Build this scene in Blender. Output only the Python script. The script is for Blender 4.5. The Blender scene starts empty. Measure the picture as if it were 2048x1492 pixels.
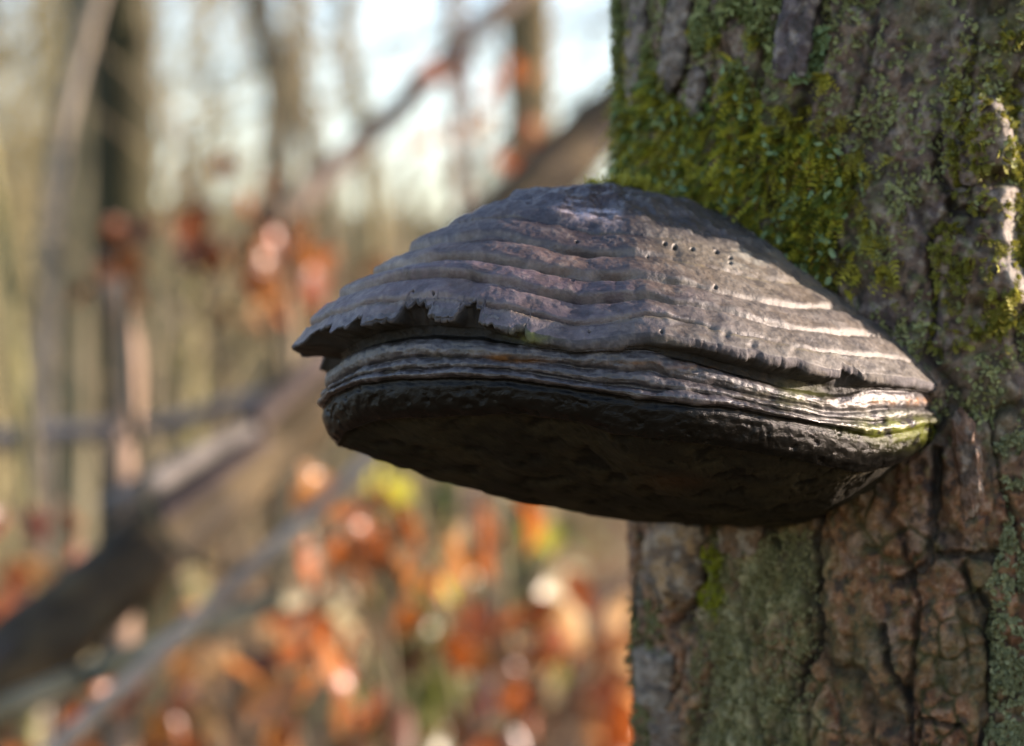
import bpy, math, random
import numpy as np

# ------------------------------------------------------------------ camera, sky, sun, exposure
S = bpy.context.scene
C = S.collection
H = 1.2                       # camera height above the ground in front of the tree
LENS = 90.0
K = 36.0 / LENS / 2048.0      # radians (tan) per photograph pixel
cam_d = bpy.data.cameras.new('camera'); cam = bpy.data.objects.new('camera', cam_d); C.objects.link(cam)
cam_d.lens = LENS; cam_d.sensor_width = 36.0
cam_d.clip_start = 0.02; cam_d.clip_end = 1000
cam.location = (0, 0, H); cam.rotation_euler = (math.radians(90), 0, 0)
cam_d.dof.use_dof = True; cam_d.dof.focus_distance = 0.905; cam_d.dof.aperture_fstop = 6.6
S.camera = cam

SUN_AZ = math.radians(86)     # clockwise from +Y (the view direction), so the sun stands to the right
SUN_EL = math.radians(13)
sdir = np.array([math.sin(SUN_AZ)*math.cos(SUN_EL), math.cos(SUN_AZ)*math.cos(SUN_EL), math.sin(SUN_EL)])
w = bpy.data.worlds.new('World'); S.world = w; w.use_nodes = True
wn = w.node_tree.nodes; wl = w.node_tree.links
bg = wn['Background']; sky = wn.new('ShaderNodeTexSky'); sky.sky_type = 'NISHITA'; sky.sun_disc = False
sky.sun_elevation = SUN_EL; sky.sun_rotation = SUN_AZ
sky.air_density = 1.0; sky.dust_density = 0.35; sky.ozone_density = 1.5
wl.new(sky.outputs[0], bg.inputs[0]); bg.inputs[1].default_value = 0.15
sun_d = bpy.data.lights.new('sun', 'SUN'); sun = bpy.data.objects.new('sun', sun_d); C.objects.link(sun)
sun_d.energy = 4.8; sun_d.angle = math.radians(0.6); sun_d.color = (1.0, 0.90, 0.76)
from mathutils import Vector
sun.rotation_euler = Vector([float(v) for v in -sdir]).to_track_quat('-Z', 'Y').to_euler()
sun.location = (6, 0, 6)
S.view_settings.view_transform = 'Standard'; S.view_settings.look = 'None'
S.view_settings.gamma = 1.0; S.view_settings.use_curve_mapping = False
S.view_settings.exposure = 1.9
S.view_settings.use_white_balance = True; S.view_settings.white_balance_temperature = 6950; S.view_settings.white_balance_tint = 23
S.render.engine = 'CYCLES'
S.cycles.use_denoising = True
try: S.cycles.denoiser = 'OPENIMAGEDENOISE'
except Exception: pass
S.cycles.max_bounces = 6; S.cycles.diffuse_bounces = 3; S.cycles.transparent_max_bounces = 4
S.cycles.sample_clamp_indirect = 6.0

rng = np.random.default_rng(11)
random.seed(5)

# ------------------------------------------------------------------ numeric helpers
def hsh(ix, iy, iz, seed):
    h = (ix.astype(np.int64)*374761393 + iy.astype(np.int64)*668265263 + iz.astype(np.int64)*2147483647 + seed*974634541) & 0xFFFFFFFF
    h = ((h ^ (h >> 13)) * 1274126177) & 0xFFFFFFFF
    h = ((h ^ (h >> 16)) * 2246822519) & 0xFFFFFFFF
    return ((h ^ (h >> 15)) & 0xFFFFFF) / float(0xFFFFFF)

_gr = np.random.default_rng(3).normal(0, 1, (256, 3)); _gr /= np.linalg.norm(_gr, axis=1, keepdims=True)
def vnoise(x, y, z, seed=0):
    """gradient noise, about -1..1"""
    x, y, z = np.broadcast_arrays(np.asarray(x, float)+0.37, np.asarray(y, float)+0.61, np.asarray(z, float)+0.23)
    ix, iy, iz = np.floor(x), np.floor(y), np.floor(z)
    dx, dy, dz = x-ix, y-iy, z-iz
    fx = dx*dx*dx*(dx*(dx*6-15)+10); fy = dy*dy*dy*(dy*(dy*6-15)+10); fz = dz*dz*dz*(dz*(dz*6-15)+10)
    r = 0
    for a in (0, 1):
        wx = fx if a else 1-fx
        for b in (0, 1):
            wy = wx*(fy if b else 1-fy)
            for c in (0, 1):
                g = _gr[(hsh(ix+a, iy+b, iz+c, seed)*255.99).astype(np.int64)]
                r = r + wy*(fz if c else 1-fz)*(g[..., 0]*(dx-a)+g[..., 1]*(dy-b)+g[..., 2]*(dz-c))
    return np.clip(r*1.75, -1, 1)

def fbm(x, y, z, octv=4, seed=0, gain=0.5):
    x, y, z = np.asarray(x, float), np.asarray(y, float), np.asarray(z, float)
    a, s, t = 1.0, 0.0, 0.0
    for o in range(octv):
        s = s + a*vnoise(x, y, z, seed+o*17); t += a
        x, y, z = x*2.03+3.1, y*2.03+1.7, z*2.03+5.3; a *= gain
    return s/t

def voro(u, v, seed=0, jit=0.9):
    iu, iv = np.floor(u), np.floor(v)
    f1 = np.full(u.shape, 9.0); f2 = np.full(u.shape, 9.0); cid = np.zeros(u.shape)
    zz = np.zeros_like(iu)
    for a in (-1, 0, 1):
        for b in (-1, 0, 1):
            cu, cv = iu+a, iv+b
            px = cu + 0.5 + jit*(hsh(cu, cv, zz, seed)-0.5)
            py = cv + 0.5 + jit*(hsh(cu, cv, zz, seed+7)-0.5)
            d = np.hypot(u-px, v-py); h = hsh(cu, cv, zz, seed+13)
            near = d < f1
            f2 = np.where(near, f1, np.minimum(f2, d)); cid = np.where(near, h, cid); f1 = np.where(near, d, f1)
    return f1, f2, cid

def sstep(a, b, x):
    t = np.clip((np.asarray(x, float)-a)/(b-a), 0, 1); return t*t*(3-2*t)

def mix(a, b, t):
    t = np.asarray(t)[..., None]; return np.asarray(a)*(1-t) + np.asarray(b)*t

def P(px, py, Y):
    """photograph pixel at distance Y along the view axis -> world point"""
    return np.array([(px-1024)*K*Y, Y, H-(py-746)*K*Y])

def to_px(p):
    p = np.asarray(p); return 1024 + p[..., 0]/p[..., 1]/K, 746 - (p[..., 2]-H)/p[..., 1]/K

# ------------------------------------------------------------------ mesh helpers
def make_mesh(name, V, F, col=None, smooth=True):
    V = np.ascontiguousarray(V, dtype=np.float32).reshape(-1, 3); F = np.asarray(F, dtype=np.int32)
    me = bpy.data.meshes.new(name); n = F.shape[1]
    me.vertices.add(len(V)); me.vertices.foreach_set('co', V.ravel())
    me.loops.add(F.size); me.loops.foreach_set('vertex_index', F.ravel())
    me.polygons.add(len(F)); me.polygons.foreach_set('loop_start', np.arange(0, F.size, n, dtype=np.int32))
    me.polygons.foreach_set('use_smooth', np.full(len(F), smooth, dtype=bool))
    me.update(calc_edges=True)
    if col is not None:
        a = me.color_attributes.new('col', 'FLOAT_COLOR', 'POINT')
        c = np.ones((len(V), 4), np.float32); col = np.asarray(col, np.float32).reshape(len(V), -1); c[:, :col.shape[1]] = col
        a.data.foreach_set('color', c.ravel())
    return me

def obj(name, me, mat=None, parent=None):
    o = bpy.data.objects.new(name, me); C.objects.link(o)
    if mat is not None and me is not None and not me.materials: me.materials.append(mat)
    if parent is not None: o.parent = parent
    return o

def tag(o, label=None, cat=None, group=None, kind=None):
    if label: o['label'] = label
    if cat: o['category'] = cat
    if group: o['group'] = group
    if kind: o['kind'] = kind
    return o

def empty(name, loc=(0, 0, 0)):
    o = bpy.data.objects.new(name, None); C.objects.link(o); o.location = [float(v) for v in loc]; o.empty_display_size = 0.05
    return o

def grid_faces(nr, nc, wrap=False, off=0):
    r = np.arange(nr-1)[:, None]; c = np.arange(nc if wrap else nc-1)[None, :]
    c2 = (c+1) % nc
    return np.stack([r*nc+c, r*nc+c2, (r+1)*nc+c2, (r+1)*nc+c], -1).reshape(-1, 4) + off

class Build:
    def __init__(s): s.V = []; s.F = []; s.Cc = []; s.n = 0
    def add(s, V, F, col=(0.5, 0.5, 0.5)):
        V = np.asarray(V, float).reshape(-1, 3); s.V.append(V); s.F.append(np.asarray(F)+s.n); s.n += len(V)
        c = np.asarray(col, float)
        s.Cc.append(np.broadcast_to(c, (len(V), 3)) if c.ndim == 1 else c)
    def mesh(s, name, smooth=True): return make_mesh(name, np.concatenate(s.V), np.concatenate(s.F), np.concatenate(s.Cc), smooth)

def tube(pts, rad, sides=8, rough=0.0, seed=0, cap=True):
    pts = np.asarray(pts, float); n = len(pts); rad = np.broadcast_to(np.asarray(rad, float), (n,))
    T = np.gradient(pts, axis=0); T /= np.linalg.norm(T, axis=1, keepdims=True)+1e-12
    ref = np.array([0, 0, 1.0]) if abs(T[:, 2]).mean() < 0.75 else np.array([1.0, 0, 0])
    U = np.cross(T, ref); U /= np.linalg.norm(U, axis=1, keepdims=True)+1e-12; W = np.cross(T, U)
    a = np.linspace(0, 2*np.pi, sides, endpoint=False)
    R = np.broadcast_to(rad[:, None], (n, sides)).copy()
    if rough:
        L = np.concatenate([[0], np.cumsum(np.linalg.norm(np.diff(pts, axis=0), axis=1))])
        m = max(rad.max(), 1e-4)
        R *= 1 + rough*fbm(np.cos(a)[None, :]*1.6, np.sin(a)[None, :]*1.6, (L/m*0.45)[:, None], 3, seed)
    V = pts[:, None, :] + R[..., None]*(np.cos(a)[None, :, None]*U[:, None, :] + np.sin(a)[None, :, None]*W[:, None, :])
    F = grid_faces(n, sides, True); V = V.reshape(-1, 3)
    if cap:
        b = len(V); V = np.vstack([V, pts[0], pts[-1]])
        i = np.arange(sides); j = (i+1) % sides
        F = np.vstack([F, np.stack([j, i, np.full(sides, b), np.full(sides, b)], -1)[:, [0, 1, 2, 2]],
                       np.stack([i, j, np.full(sides, b+1), np.full(sides, b+1)], -1) + np.array([(n-1)*sides, (n-1)*sides, 0, 0])])
        return V, F
    return V, F

def resample(ctrl, n, smooth=True):
    """Catmull-Rom through control points, n samples even in arc length"""
    ctrl = np.asarray(ctrl, float)
    if len(ctrl) == 2: return ctrl[0] + (ctrl[1]-ctrl[0])*np.linspace(0, 1, n)[:, None]
    Pp = np.vstack([2*ctrl[0]-ctrl[1], ctrl, 2*ctrl[-1]-ctrl[-2]]); out = []
    for i in range(1, len(Pp)-2):
        t = np.linspace(0, 1, 40, endpoint=False)[:, None]
        a, b, c, d = Pp[i-1], Pp[i], Pp[i+1], Pp[i+2]
        out.append(0.5*((2*b)+(-a+c)*t+(2*a-5*b+4*c-d)*t**2+(-a+3*b-3*c+d)*t**3))
    out.append(ctrl[-1:]); q = np.vstack(out)
    L = np.concatenate([[0], np.cumsum(np.linalg.norm(np.diff(q, axis=0), axis=1))])
    u = np.linspace(0, L[-1], n)
    return np.stack([np.interp(u, L, q[:, k]) for k in range(q.shape[1])], -1)

# ------------------------------------------------------------------ materials
def new_mat(name):
    m = bpy.data.materials.new(name); m.use_nodes = True
    nt = m.node_tree; b = nt.nodes['Principled BSDF']; return m, nt, b

def N(nt, typ, **kw):
    n = nt.nodes.new(typ)
    for k, v in kw.items():
        if hasattr(n, k): setattr(n, k, v)
        else: n.inputs[k].default_value = v
    return n

def mat_attr(name, rough=0.6, spec=0.5, fine=900, fine_amt=0.25, bump=0.3, bump_d=0.0004, scale2=250, trans=0.0, rough_from_alpha=False, coat=0.0, gain=1.0):
    """vertex-colour base colour with procedural grain and relief"""
    m, nt, b = new_mat(name); L = nt.links
    at = N(nt, 'ShaderNodeVertexColor', layer_name='col')
    tc = N(nt, 'ShaderNodeTexCoord')
    n1 = N(nt, 'ShaderNodeTexNoise', Scale=fine, Detail=6.0, Roughness=0.65)
    n2 = N(nt, 'ShaderNodeTexNoise', Scale=scale2, Detail=5.0, Roughness=0.6)
    L.new(tc.outputs['Object'], n1.inputs['Vector']); L.new(tc.outputs['Object'], n2.inputs['Vector'])
    ad = N(nt, 'ShaderNodeMath', operation='ADD'); L.new(n1.outputs['Fac'], ad.inputs[0]); L.new(n2.outputs['Fac'], ad.inputs[1])
    mr = N(nt, 'ShaderNodeMapRange'); mr.inputs['From Min'].default_value = 0.7; mr.inputs['From Max'].default_value = 1.3
    mr.inputs['To Min'].default_value = gain*(1-fine_amt); mr.inputs['To Max'].default_value = gain*(1+fine_amt)
    L.new(ad.outputs[0], mr.inputs['Value'])
    mu = N(nt, 'ShaderNodeVectorMath', operation='SCALE'); L.new(at.outputs['Color'], mu.inputs[0]); L.new(mr.outputs[0], mu.inputs['Scale'])
    L.new(mu.outputs[0], b.inputs['Base Color'])
    bp = N(nt, 'ShaderNodeBump', Strength=bump, Distance=bump_d); L.new(ad.outputs[0], bp.inputs['Height'])
    L.new(bp.outputs[0], b.inputs['Normal'])
    b.inputs['Specular IOR Level'].default_value = spec
    if rough_from_alpha:
        mr2 = N(nt, 'ShaderNodeMath', operation='MULTIPLY'); L.new(at.outputs['Alpha'], mr2.inputs[0]); mr2.inputs[1].default_value = 1.0
        L.new(mr2.outputs[0], b.inputs['Roughness'])
    else: b.inputs['Roughness'].default_value = rough
    if coat: b.inputs['Coat Weight'].default_value = coat; b.inputs['Coat Roughness'].default_value = 0.25
    if trans:
        tr = N(nt, 'ShaderNodeBsdfTranslucent'); L.new(mu.outputs[0], tr.inputs['Color'])
        mx = N(nt, 'ShaderNodeMixShader', Fac=trans); out = nt.nodes['Material Output']
        L.new(b.outputs[0], mx.inputs[1]); L.new(tr.outputs[0], mx.inputs[2]); L.new(mx.outputs[0], out.inputs['Surface'])
    return m

M_FUNGUS = mat_attr('fungus_crust', fine=1400, fine_amt=0.32, bump=0.5, bump_d=0.0005, scale2=420, rough_from_alpha=True, spec=0.55, gain=0.36)
M_WET = mat_attr('fungus_underside', fine=1300, fine_amt=0.35, bump=0.6, bump_d=0.0006, scale2=380, rough_from_alpha=True, spec=0.15, gain=0.26)
M_BARK = mat_attr('bark', fine=700, fine_amt=0.45, bump=0.8, bump_d=0.0012, scale2=220, rough_from_alpha=True, spec=0.35, gain=0.66)
M_MOSS = mat_attr('moss', rough=0.6, fine=400, fine_amt=0.2, bump=0.0, trans=0.3, spec=0.3, gain=1.15)
M_LICHEN = mat_attr('lichen', rough=0.75, fine=900, fine_amt=0.2, bump=0.2, trans=0.15, spec=0.25, gain=0.85)
M_WOOD = mat_attr('weathered_bark', rough=0.8, fine=60, fine_amt=0.35, bump=0.6, bump_d=0.006, scale2=18, spec=0.2, gain=0.6)
M_LEAF = mat_attr('dead_leaf', rough=0.36, fine=90, fine_amt=0.2, bump=0.0, trans=0.42, spec=0.55, scale2=25, gain=0.95)
M_LITTER = mat_attr('leaf_litter', rough=0.45, fine=60, fine_amt=0.3, bump=0.0, trans=0.25, spec=0.4, scale2=14, gain=0.7)
M_GROUND = mat_attr('forest_floor', rough=0.9, fine=14, fine_amt=0.5, bump=1.0, bump_d=0.03, scale2=3, spec=0.15, gain=0.85)
M_TWIGS = mat_attr('bare_twigs', rough=0.8, fine=20, fine_amt=0.25, bump=0.0, scale2=4, spec=0.2, gain=0.68)

# ------------------------------------------------------------------ ground
def gz(x, y):
    x = np.asarray(x, float); y = np.asarray(y, float)
    h = 0.05*vnoise(x*0.5, y*0.5, 0.3, 3) + 0.12*vnoise(x*0.13, y*0.13, 0.7, 5)*sstep(2, 9, np.hypot(x, y))
    h = h + 6.5*sstep(11, 95, y) + 3.2*sstep(4, -45, x)*sstep(14, 70, y)
    return h
gx = np.concatenate([-np.geomspace(160, 8, 40), np.linspace(-7.6, 7.6, 90), np.geomspace(8, 160, 40)])
gy = np.concatenate([-np.geomspace(90, 3.2, 26), np.linspace(-3, 24, 130), np.geomspace(24.5, 300, 70)])
GX, GY = np.meshgrid(gx, gy)
GZ = gz(GX, GY)
gn = fbm(GX*0.8, GY*0.8, 0, 4, 9)
gcol = mix((0.13, 0.085, 0.045), (0.26, 0.20, 0.105), sstep(-0.3, 0.4, gn))
gcol = mix(gcol, np.array((0.09, 0.11, 0.04)), 0.6*sstep(0.15, 0.5, fbm(GX*0.3, GY*0.3, 4, 3, 21)))
gcol = mix(gcol, np.array((0.25, 0.22, 0.11)), 0.75*sstep(12, 35, GY))
o = obj('ground', make_mesh('ground', np.stack([GX, GY, GZ], -1), grid_faces(len(gy), len(gx)), gcol), M_GROUND); tag(o, kind='structure')

# ------------------------------------------------------------------ the tree that carries the fungus
TX, TY, TR = 0.2015, 1.13, 0.150
LEAN = -0.034
def axis_x(z): return TX + LEAN*(z-H)

phi_vis = np.linspace(math.radians(-112), math.radians(52), 520)          # 0 faces the camera, minus is left
phi_rest = np.linspace(math.radians(52), math.radians(248), 110)[1:-1]
PHI = np.concatenate([phi_vis, phi_rest])
zd = np.linspace(H-0.215, H+0.215, 560)
zl = np.concatenate([np.linspace(-0.12, 0.3, 10)[:-1], np.linspace(0.3, H-0.215, 150)[:-1]])
zu = np.concatenate([np.linspace(H+0.215, H+0.75, 130)[1:], np.linspace(H+0.75, 7.5, 50)[1:]])
ZZ = np.concatenate([zl, zd, zu])
PH, ZG = np.meshgrid(PHI, ZZ)
arc = np.where(PH > math.pi, PH-2*math.pi, PH)*TR

def trunk_px():
    r = TR; X = axis_x(ZG)+r*np.sin(PH); Y = TY-r*np.cos(PH)
    return 1024+X/Y/K, 746-(ZG-H)/Y/K
TPX, TPY = trunk_px()
TC, TS = np.cos(PH), np.sin(PH)
q = (TC*TR, TS*TR, ZG)
wob = fbm(q[0]*25, q[1]*25, q[2]*12, 4, 31)
wob2 = fbm(q[0]*60, q[1]*60, q[2]*45, 3, 37)
u1 = arc/0.034 + 0.55*wob + 0.16*wob2 + 0.30*np.sin(ZG*21+1.0); v1 = ZG/0.105 + 0.5*fbm(q[0]*30, q[1]*30, q[2]*18, 3, 41)
f1, f2, cid1 = voro(u1, v1, 51)
e1 = f2-f1
fis = 1-sstep(0.0, 0.13, e1)                                   # long fissures between plates
u2 = arc/0.0105 + 0.35*wob + 0.45*wob2; v2 = ZG/0.013 + 0.35*fbm(q[0]*90, q[1]*90, q[2]*90, 2, 45)
g1, g2, cid2 = voro(u2, v2, 61, 1.0)
e2 = g2-g1
crk = 1-sstep(0.03, 0.20, e2)
low = sstep(860, 1010, TPY)                                     # lower trunk: blocky cracked plates
blocky = np.clip(low*(0.25+0.9*sstep(-0.15, 0.25, fbm(q[0]*22, q[1]*22, q[2]*22, 3, 71))) + 0.12, 0, 1)
rough1 = fbm(q[0]*110, q[1]*110, q[2]*80, 5, 81, 0.6)
rough2 = fbm(q[0]*420, q[1]*420, q[2]*300, 3, 83, 0.6)
ridge = 1-abs(fbm(q[0]*80, q[1]*80, q[2]*55, 4, 91))*2.2
disp = 0.0035*fbm(q[0]*9, q[1]*9, q[2]*4, 3, 95) + 0.0022*(cid1-0.5) - 0.0042*fis*sstep(-0.5, 0.2, wob+0.15)
disp += -0.0016*crk*blocky + 0.0012*(cid2-0.5)*blocky + 0.0030*rough1 + 0.0013*rough2 + 0.0008*ridge
# ridge along the right whose outer side drops away (it catches the sun)
rx = 1998 + 9*np.sin(TPY*0.02+1.5) + 8*vnoise(TPY*0.013, 2.2, 0, 6) + 0.055*(TPY-300) + 4*vnoise(TPY*0.05, 1.2, 0, 9)
amp = (sstep(185, 215, TPY)*(1-sstep(335, 350, TPY)) + sstep(362, 385, TPY)*(1-sstep(585, 620, TPY)))
disp += amp*(0.0115*sstep(-130, 0, TPX-rx) * (1-sstep(-6, 52, TPX-rx)))
# hand-placed cracks in the lower bark
def crack(pts, wpx):
    d = np.full(TPX.shape, 1e9)
    jx = TPX + 9*vnoise(TPX*0.02, TPY*0.02, 1.5, 5) + 5*vnoise(TPX*0.06, TPY*0.06, 2.5, 6)
    jy = TPY + 9*vnoise(TPX*0.02, TPY*0.02, 7.5, 7) + 5*vnoise(TPX*0.06, TPY*0.06, 3.5, 8)
    for (ax, ay), (bx, by) in zip(pts[:-1], pts[1:]):
        t = np.clip(((jx-ax)*(bx-ax)+(jy-ay)*(by-ay))/((bx-ax)**2+(by-ay)**2), 0, 1)
        d = np.minimum(d, np.hypot(jx-ax-t*(bx-ax), jy-ay-t*(by-ay)))
    return 1-sstep(wpx*0.35, wpx, d)
front = np.abs(np.where(PH > math.pi, PH-2*math.pi, PH)) < 1.6
ck = np.maximum.reduce([
    crack([(1868, 900), (1872, 1000), (1858, 1125), (1800, 1170)], 15),
    crack([(1858, 1118), (1930, 1105), (1995, 1118)], 12),
    crack([(1960, 1190), (1985, 1225), (1978, 1330), (1990, 1400), (1960, 1500)], 14),
    crack([(1760, 1250), (1775, 1330), (1810, 1380), (1830, 1500)], 9),
    crack([(1850, 1440), (1920, 1450)], 10),
    crack([(1640, 1000), (1625, 1100), (1640, 1250), (1590, 1400)], 10),
    crack([(1645, 0), (1625, 150), (1600, 220), (1590, 330)], 20),
    crack([(1880, 280), (1870, 340), (1915, 420), (1960, 430)], 14),
    crack([(1400, 1040), (1395, 1210), (1350, 1250)], 14)])*front
disp -= 0.0042*ck
# buttress under and beside the bracket
disp += 0.004*np.exp(-((TPX-1905)/70)**2-((TPY-1000)/120)**2)*front
rad = TR*(1 + 0.55*np.exp(-np.clip(ZG, 0, None)/0.16)) - 0.010*np.clip((ZG-H)/2, -0.3, 5)
mossy = np.exp(-((TPX-1450)/190)**2-((TPY-370)/150)**2)*front
disp = disp + mossy*(0.004*np.clip(fbm(q[0]*70, q[1]*70, q[2]*60, 2, 401)+0.2, 0, 1))
Rr = rad + disp + 0.0012*fbm(q[0]*210, q[1]*210, q[2]*170, 4, 121)
VX = axis_x(ZG) + Rr*TS; VY = TY - Rr*TC
TV = np.stack([VX, VY, ZG], -1)
# colours (reflectance only)
cA = mix((0.115, 0.070, 0.048), (0.215, 0.145, 0.098), sstep(-0.35, 0.35, rough1+0.3*rough2))
cA = mix(cA, np.array((0.105, 0.085, 0.095)), 0.5*sstep(0.05, 0.35, fbm(q[0]*35, q[1]*35, q[2]*30, 3, 101)))
cA = mix(cA, np.array((0.24, 0.20, 0.17)), 0.7*sstep(0.24, 0.42, fbm(q[0]*140, q[1]*140, q[2]*110, 3, 103)))
cB = mix((0.150, 0.060, 0.024), (0.285, 0.135, 0.062), sstep(-0.3, 0.35, rough1+0.5*(cid2-0.5)+0.3*rough2))
cB = mix(cB, np.array((0.26, 0.185, 0.14)), 0.7*sstep(0.12, 0.4, fbm(q[0]*70, q[1]*70, q[2]*60, 3, 105)))
tcol = mix(cA, cB, low)
sp1 = fbm(q[0]*210, q[1]*210, q[2]*170, 4, 121); sp2 = fbm(q[0]*260, q[1]*260, q[2]*210, 3, 123)
tcol = mix(tcol, mix((0.33, 0.27, 0.20), (0.34, 0.21, 0.135), low), 0.75*sstep(0.13, 0.32, sp1))
tcol = mix(tcol, np.array((0.035, 0.026, 0.022)), 0.85*sstep(0.10, 0.30, -sp1))
tcol = mix(tcol, np.array((0.125, 0.14, 0.05)), 0.65*(1-0.6*low)*sstep(0.08, 0.28, sp2))
pass
algae = sstep(0.02, 0.34, fbm(q[0]*26, q[1]*26, q[2]*14, 4, 111))
tcol = mix(tcol, np.array((0.085, 0.090, 0.030)), 0.55*algae)
# grey-green crustose lichen sheet on the lower left of the trunk
sheet = sstep(1040, 1110, TPY+60*wob)*sstep(1375, 1440, TPX+50*wob2+40*wob)*(1-sstep(1600, 1680, TPX+60*wob2+60*wob))*front
sheet = sheet*(0.35+0.65*sstep(-0.25, 0.1, fbm(q[0]*60, q[1]*60, q[2]*30, 3, 115)))
tcol = mix(tcol, mix((0.12, 0.125, 0.04), (0.33, 0.32, 0.17), sstep(-0.2, 0.4, rough1+rough2*0.6)), 0.9*sheet)
# green in the cracks, near-black brown in fissures and hand-placed cracks
tcol = mix(tcol, np.array((0.045, 0.050, 0.012)), 0.85*np.clip(crk*blocky*sstep(-0.1, 0.3, wob+0.2), 0, 1))
tcol = mix(tcol, np.array((0.03, 0.025, 0.02)), np.clip(0.55*fis+0.8*ck, 0, 0.85))
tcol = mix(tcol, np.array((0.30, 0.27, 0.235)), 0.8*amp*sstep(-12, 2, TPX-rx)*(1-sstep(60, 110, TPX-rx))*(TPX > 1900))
talpha = 0.62 + 0.2*sstep(-0.2, 0.3, wob)
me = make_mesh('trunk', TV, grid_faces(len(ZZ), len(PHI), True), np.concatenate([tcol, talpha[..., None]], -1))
tree = empty('tree', (TX, TY, 0)); tag(tree, 'stout bark-covered trunk with green moss that carries the bracket fungus', 'tree')
def under(o, p):
    o.parent = p
    o.location = [-p.location[0], -p.location[1], -p.location[2]]; return o
trunk = under(obj('trunk', me, M_BARK), tree)
# bare limbs far above the picture
bb = Build()
for i in range(9):
    z0 = 4.2 + 0.38*i; a = i*2.4; p0 = np.array([axis_x(z0), TY, z0]); pts = [p0]
    for k in range(6):
        a += rng.normal(0, 0.2); pts.append(pts[-1] + np.array([math.cos(a)*0.4, math.sin(a)*0.4, 0.28]))
    V, F = tube(resample(pts, 14), np.linspace(0.035, 0.006, 14), 7); bb.add(V, F, (0.12, 0.1, 0.08))
under(obj('crown', bb.mesh('crown'), M_TWIGS), tree)

TNv = np.cross(np.gradient(TV, axis=1), np.gradient(TV, axis=0)); TNv /= np.linalg.norm(TNv, axis=-1, keepdims=True)+1e-12
if TNv[len(zl)+200, 250] @ np.array([0, -1, 0]) < 0: TNv = -TNv

def trunk_at(px, py):
    """surface point and normal of the trunk seen at photograph pixels"""
    px = np.atleast_1d(np.asarray(px, float)); py = np.atleast_1d(np.asarray(py, float)); r = TR
    z = H-(py-746)*K*(TY-0.12)
    for _ in range(3):
        ax = axis_x(z); dx = (px-1024)*K; a = dx*dx+1; b = -2*(dx*ax+TY); c = ax*ax+TY*TY-r*r
        disc = np.clip(b*b-4*a*c, 0, None); Y = (-b-np.sqrt(disc))/(2*a); z = H-(py-746)*K*Y
    ph = np.arctan2(dx*Y-ax, TY-Y)
    ci = np.clip(np.searchsorted(PHI, ph), 0, len(PHI)-1); ri = np.clip(np.searchsorted(ZZ, z), 0, len(ZZ)-1)
    return TV[ri, ci], TNv[ri, ci]

# loose bark plates: each one a curved slab with a ragged edge
def bark_plate(cx, cy, wpx, hpx, tilt, lift, seed, col, col2, label=None):
    nu, nv = 26, 44
    u, v = np.meshgrid(np.linspace(-1, 1, nu), np.linspace(-1, 1, nv))
    ang = np.arctan2(v, u); rr = np.maximum(abs(u), abs(v))
    rs = rr*(0.86+0.16*vnoise(np.cos(ang)*2.2, np.sin(ang)*2.2, seed, 7) + 0.05*vnoise(np.cos(ang)*9, np.sin(ang)*9, seed, 8))
    l = np.hypot(u, v)+1e-9; sq = rr/l                                # square -> superellipse
    uu = u/l*rs*(0.45+0.55/np.maximum(sq, 0.7)*0.85); vv = v/l*rs*(0.45+0.55/np.maximum(sq, 0.7)*0.85)
    ca, sa = math.cos(tilt), math.sin(tilt)
    X = cx + (uu*wpx*0.5)*ca - (vv*hpx*0.5)*sa; Yp = cy + (uu*wpx*0.5)*sa + (vv*hpx*0.5)*ca
    zc = H-(Yp-746)*K*1.02
    c0 = trunk_at(cx, cy)[0][0]; 
    zc = c0[2] - (Yp-cy)*K*c0[1]; xw = c0[0] + (X-cx)*K*c0[1]
    ax = axis_x(zc); s = np.clip((xw-ax)/TR, -0.985, 0.985)
    base_r = TR + 0.0012
    edge = np.clip(1-rr, 0, 1)
    hgt = lift*(0.35+0.65*sstep(0, 0.35, edge)) + 0.0018*fbm(xw*300+seed, zc*150, 0, 5, 5, 0.65) + 0.0007*vnoise(xw*900, zc*700, seed, 6)
    # free lower end curls off the trunk
    hgt = hgt + 0.55*np.clip(lift-0.0018, 0, 1)*sstep(0.3, 1, v)*(0.5+0.5*vnoise(u*1.5, 0, seed, 3))
    ph = np.arcsin(s); R1 = base_r+hgt; R0 = base_r-0.003+0*hgt
    top = np.stack([ax+R1*np.sin(ph), TY-R1*np.cos(ph), zc], -1); bot = np.stack([ax+R0*np.sin(ph), TY-R0*np.cos(ph), zc], -1)
    V = np.concatenate([top.reshape(-1, 3), bot.reshape(-1, 3)]); n = nu*nv
    F = [grid_faces(nv, nu), grid_faces(nv, nu, off=n)[:, ::-1]]
    ring = np.concatenate([np.arange(nu), np.arange(1, nv)*nu+nu-1, (nv-1)*nu+np.arange(nu-2, -1, -1), np.arange(nv-2, 0, -1)*nu]); r2 = np.roll(ring, -1)
    F.append(np.stack([ring, ring+n, r2+n, r2], -1))
    cc = mix(col, col2, sstep(-0.3, 0.4, fbm(xw*220+seed, zc*120, 2, 4, 15)))
    cc = mix(cc, np.array((0.36, 0.31, 0.25)), 0.6*sstep(0.12, 0.3, fbm(xw*210+seed, zc*170, 5, 3, 16))); cc = mix(cc, np.array((0.03, 0.025, 0.02)), 0.7*sstep(0.1, 0.28, fbm(xw*180-seed, zc*150, 9, 3, 17)))
    cc = np.concatenate([cc, np.full(cc.shape[:2]+(1,), 0.62)], -1).reshape(-1, 4)
    m = make_mesh('bark_plate', V, np.concatenate(F), np.concatenate([cc, cc*np.array((0.6, 0.6, 0.6, 1))]))
    p = obj('bark_plate', m, M_BARK, trunk)
    if label: p['label'] = label
    return p
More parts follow.
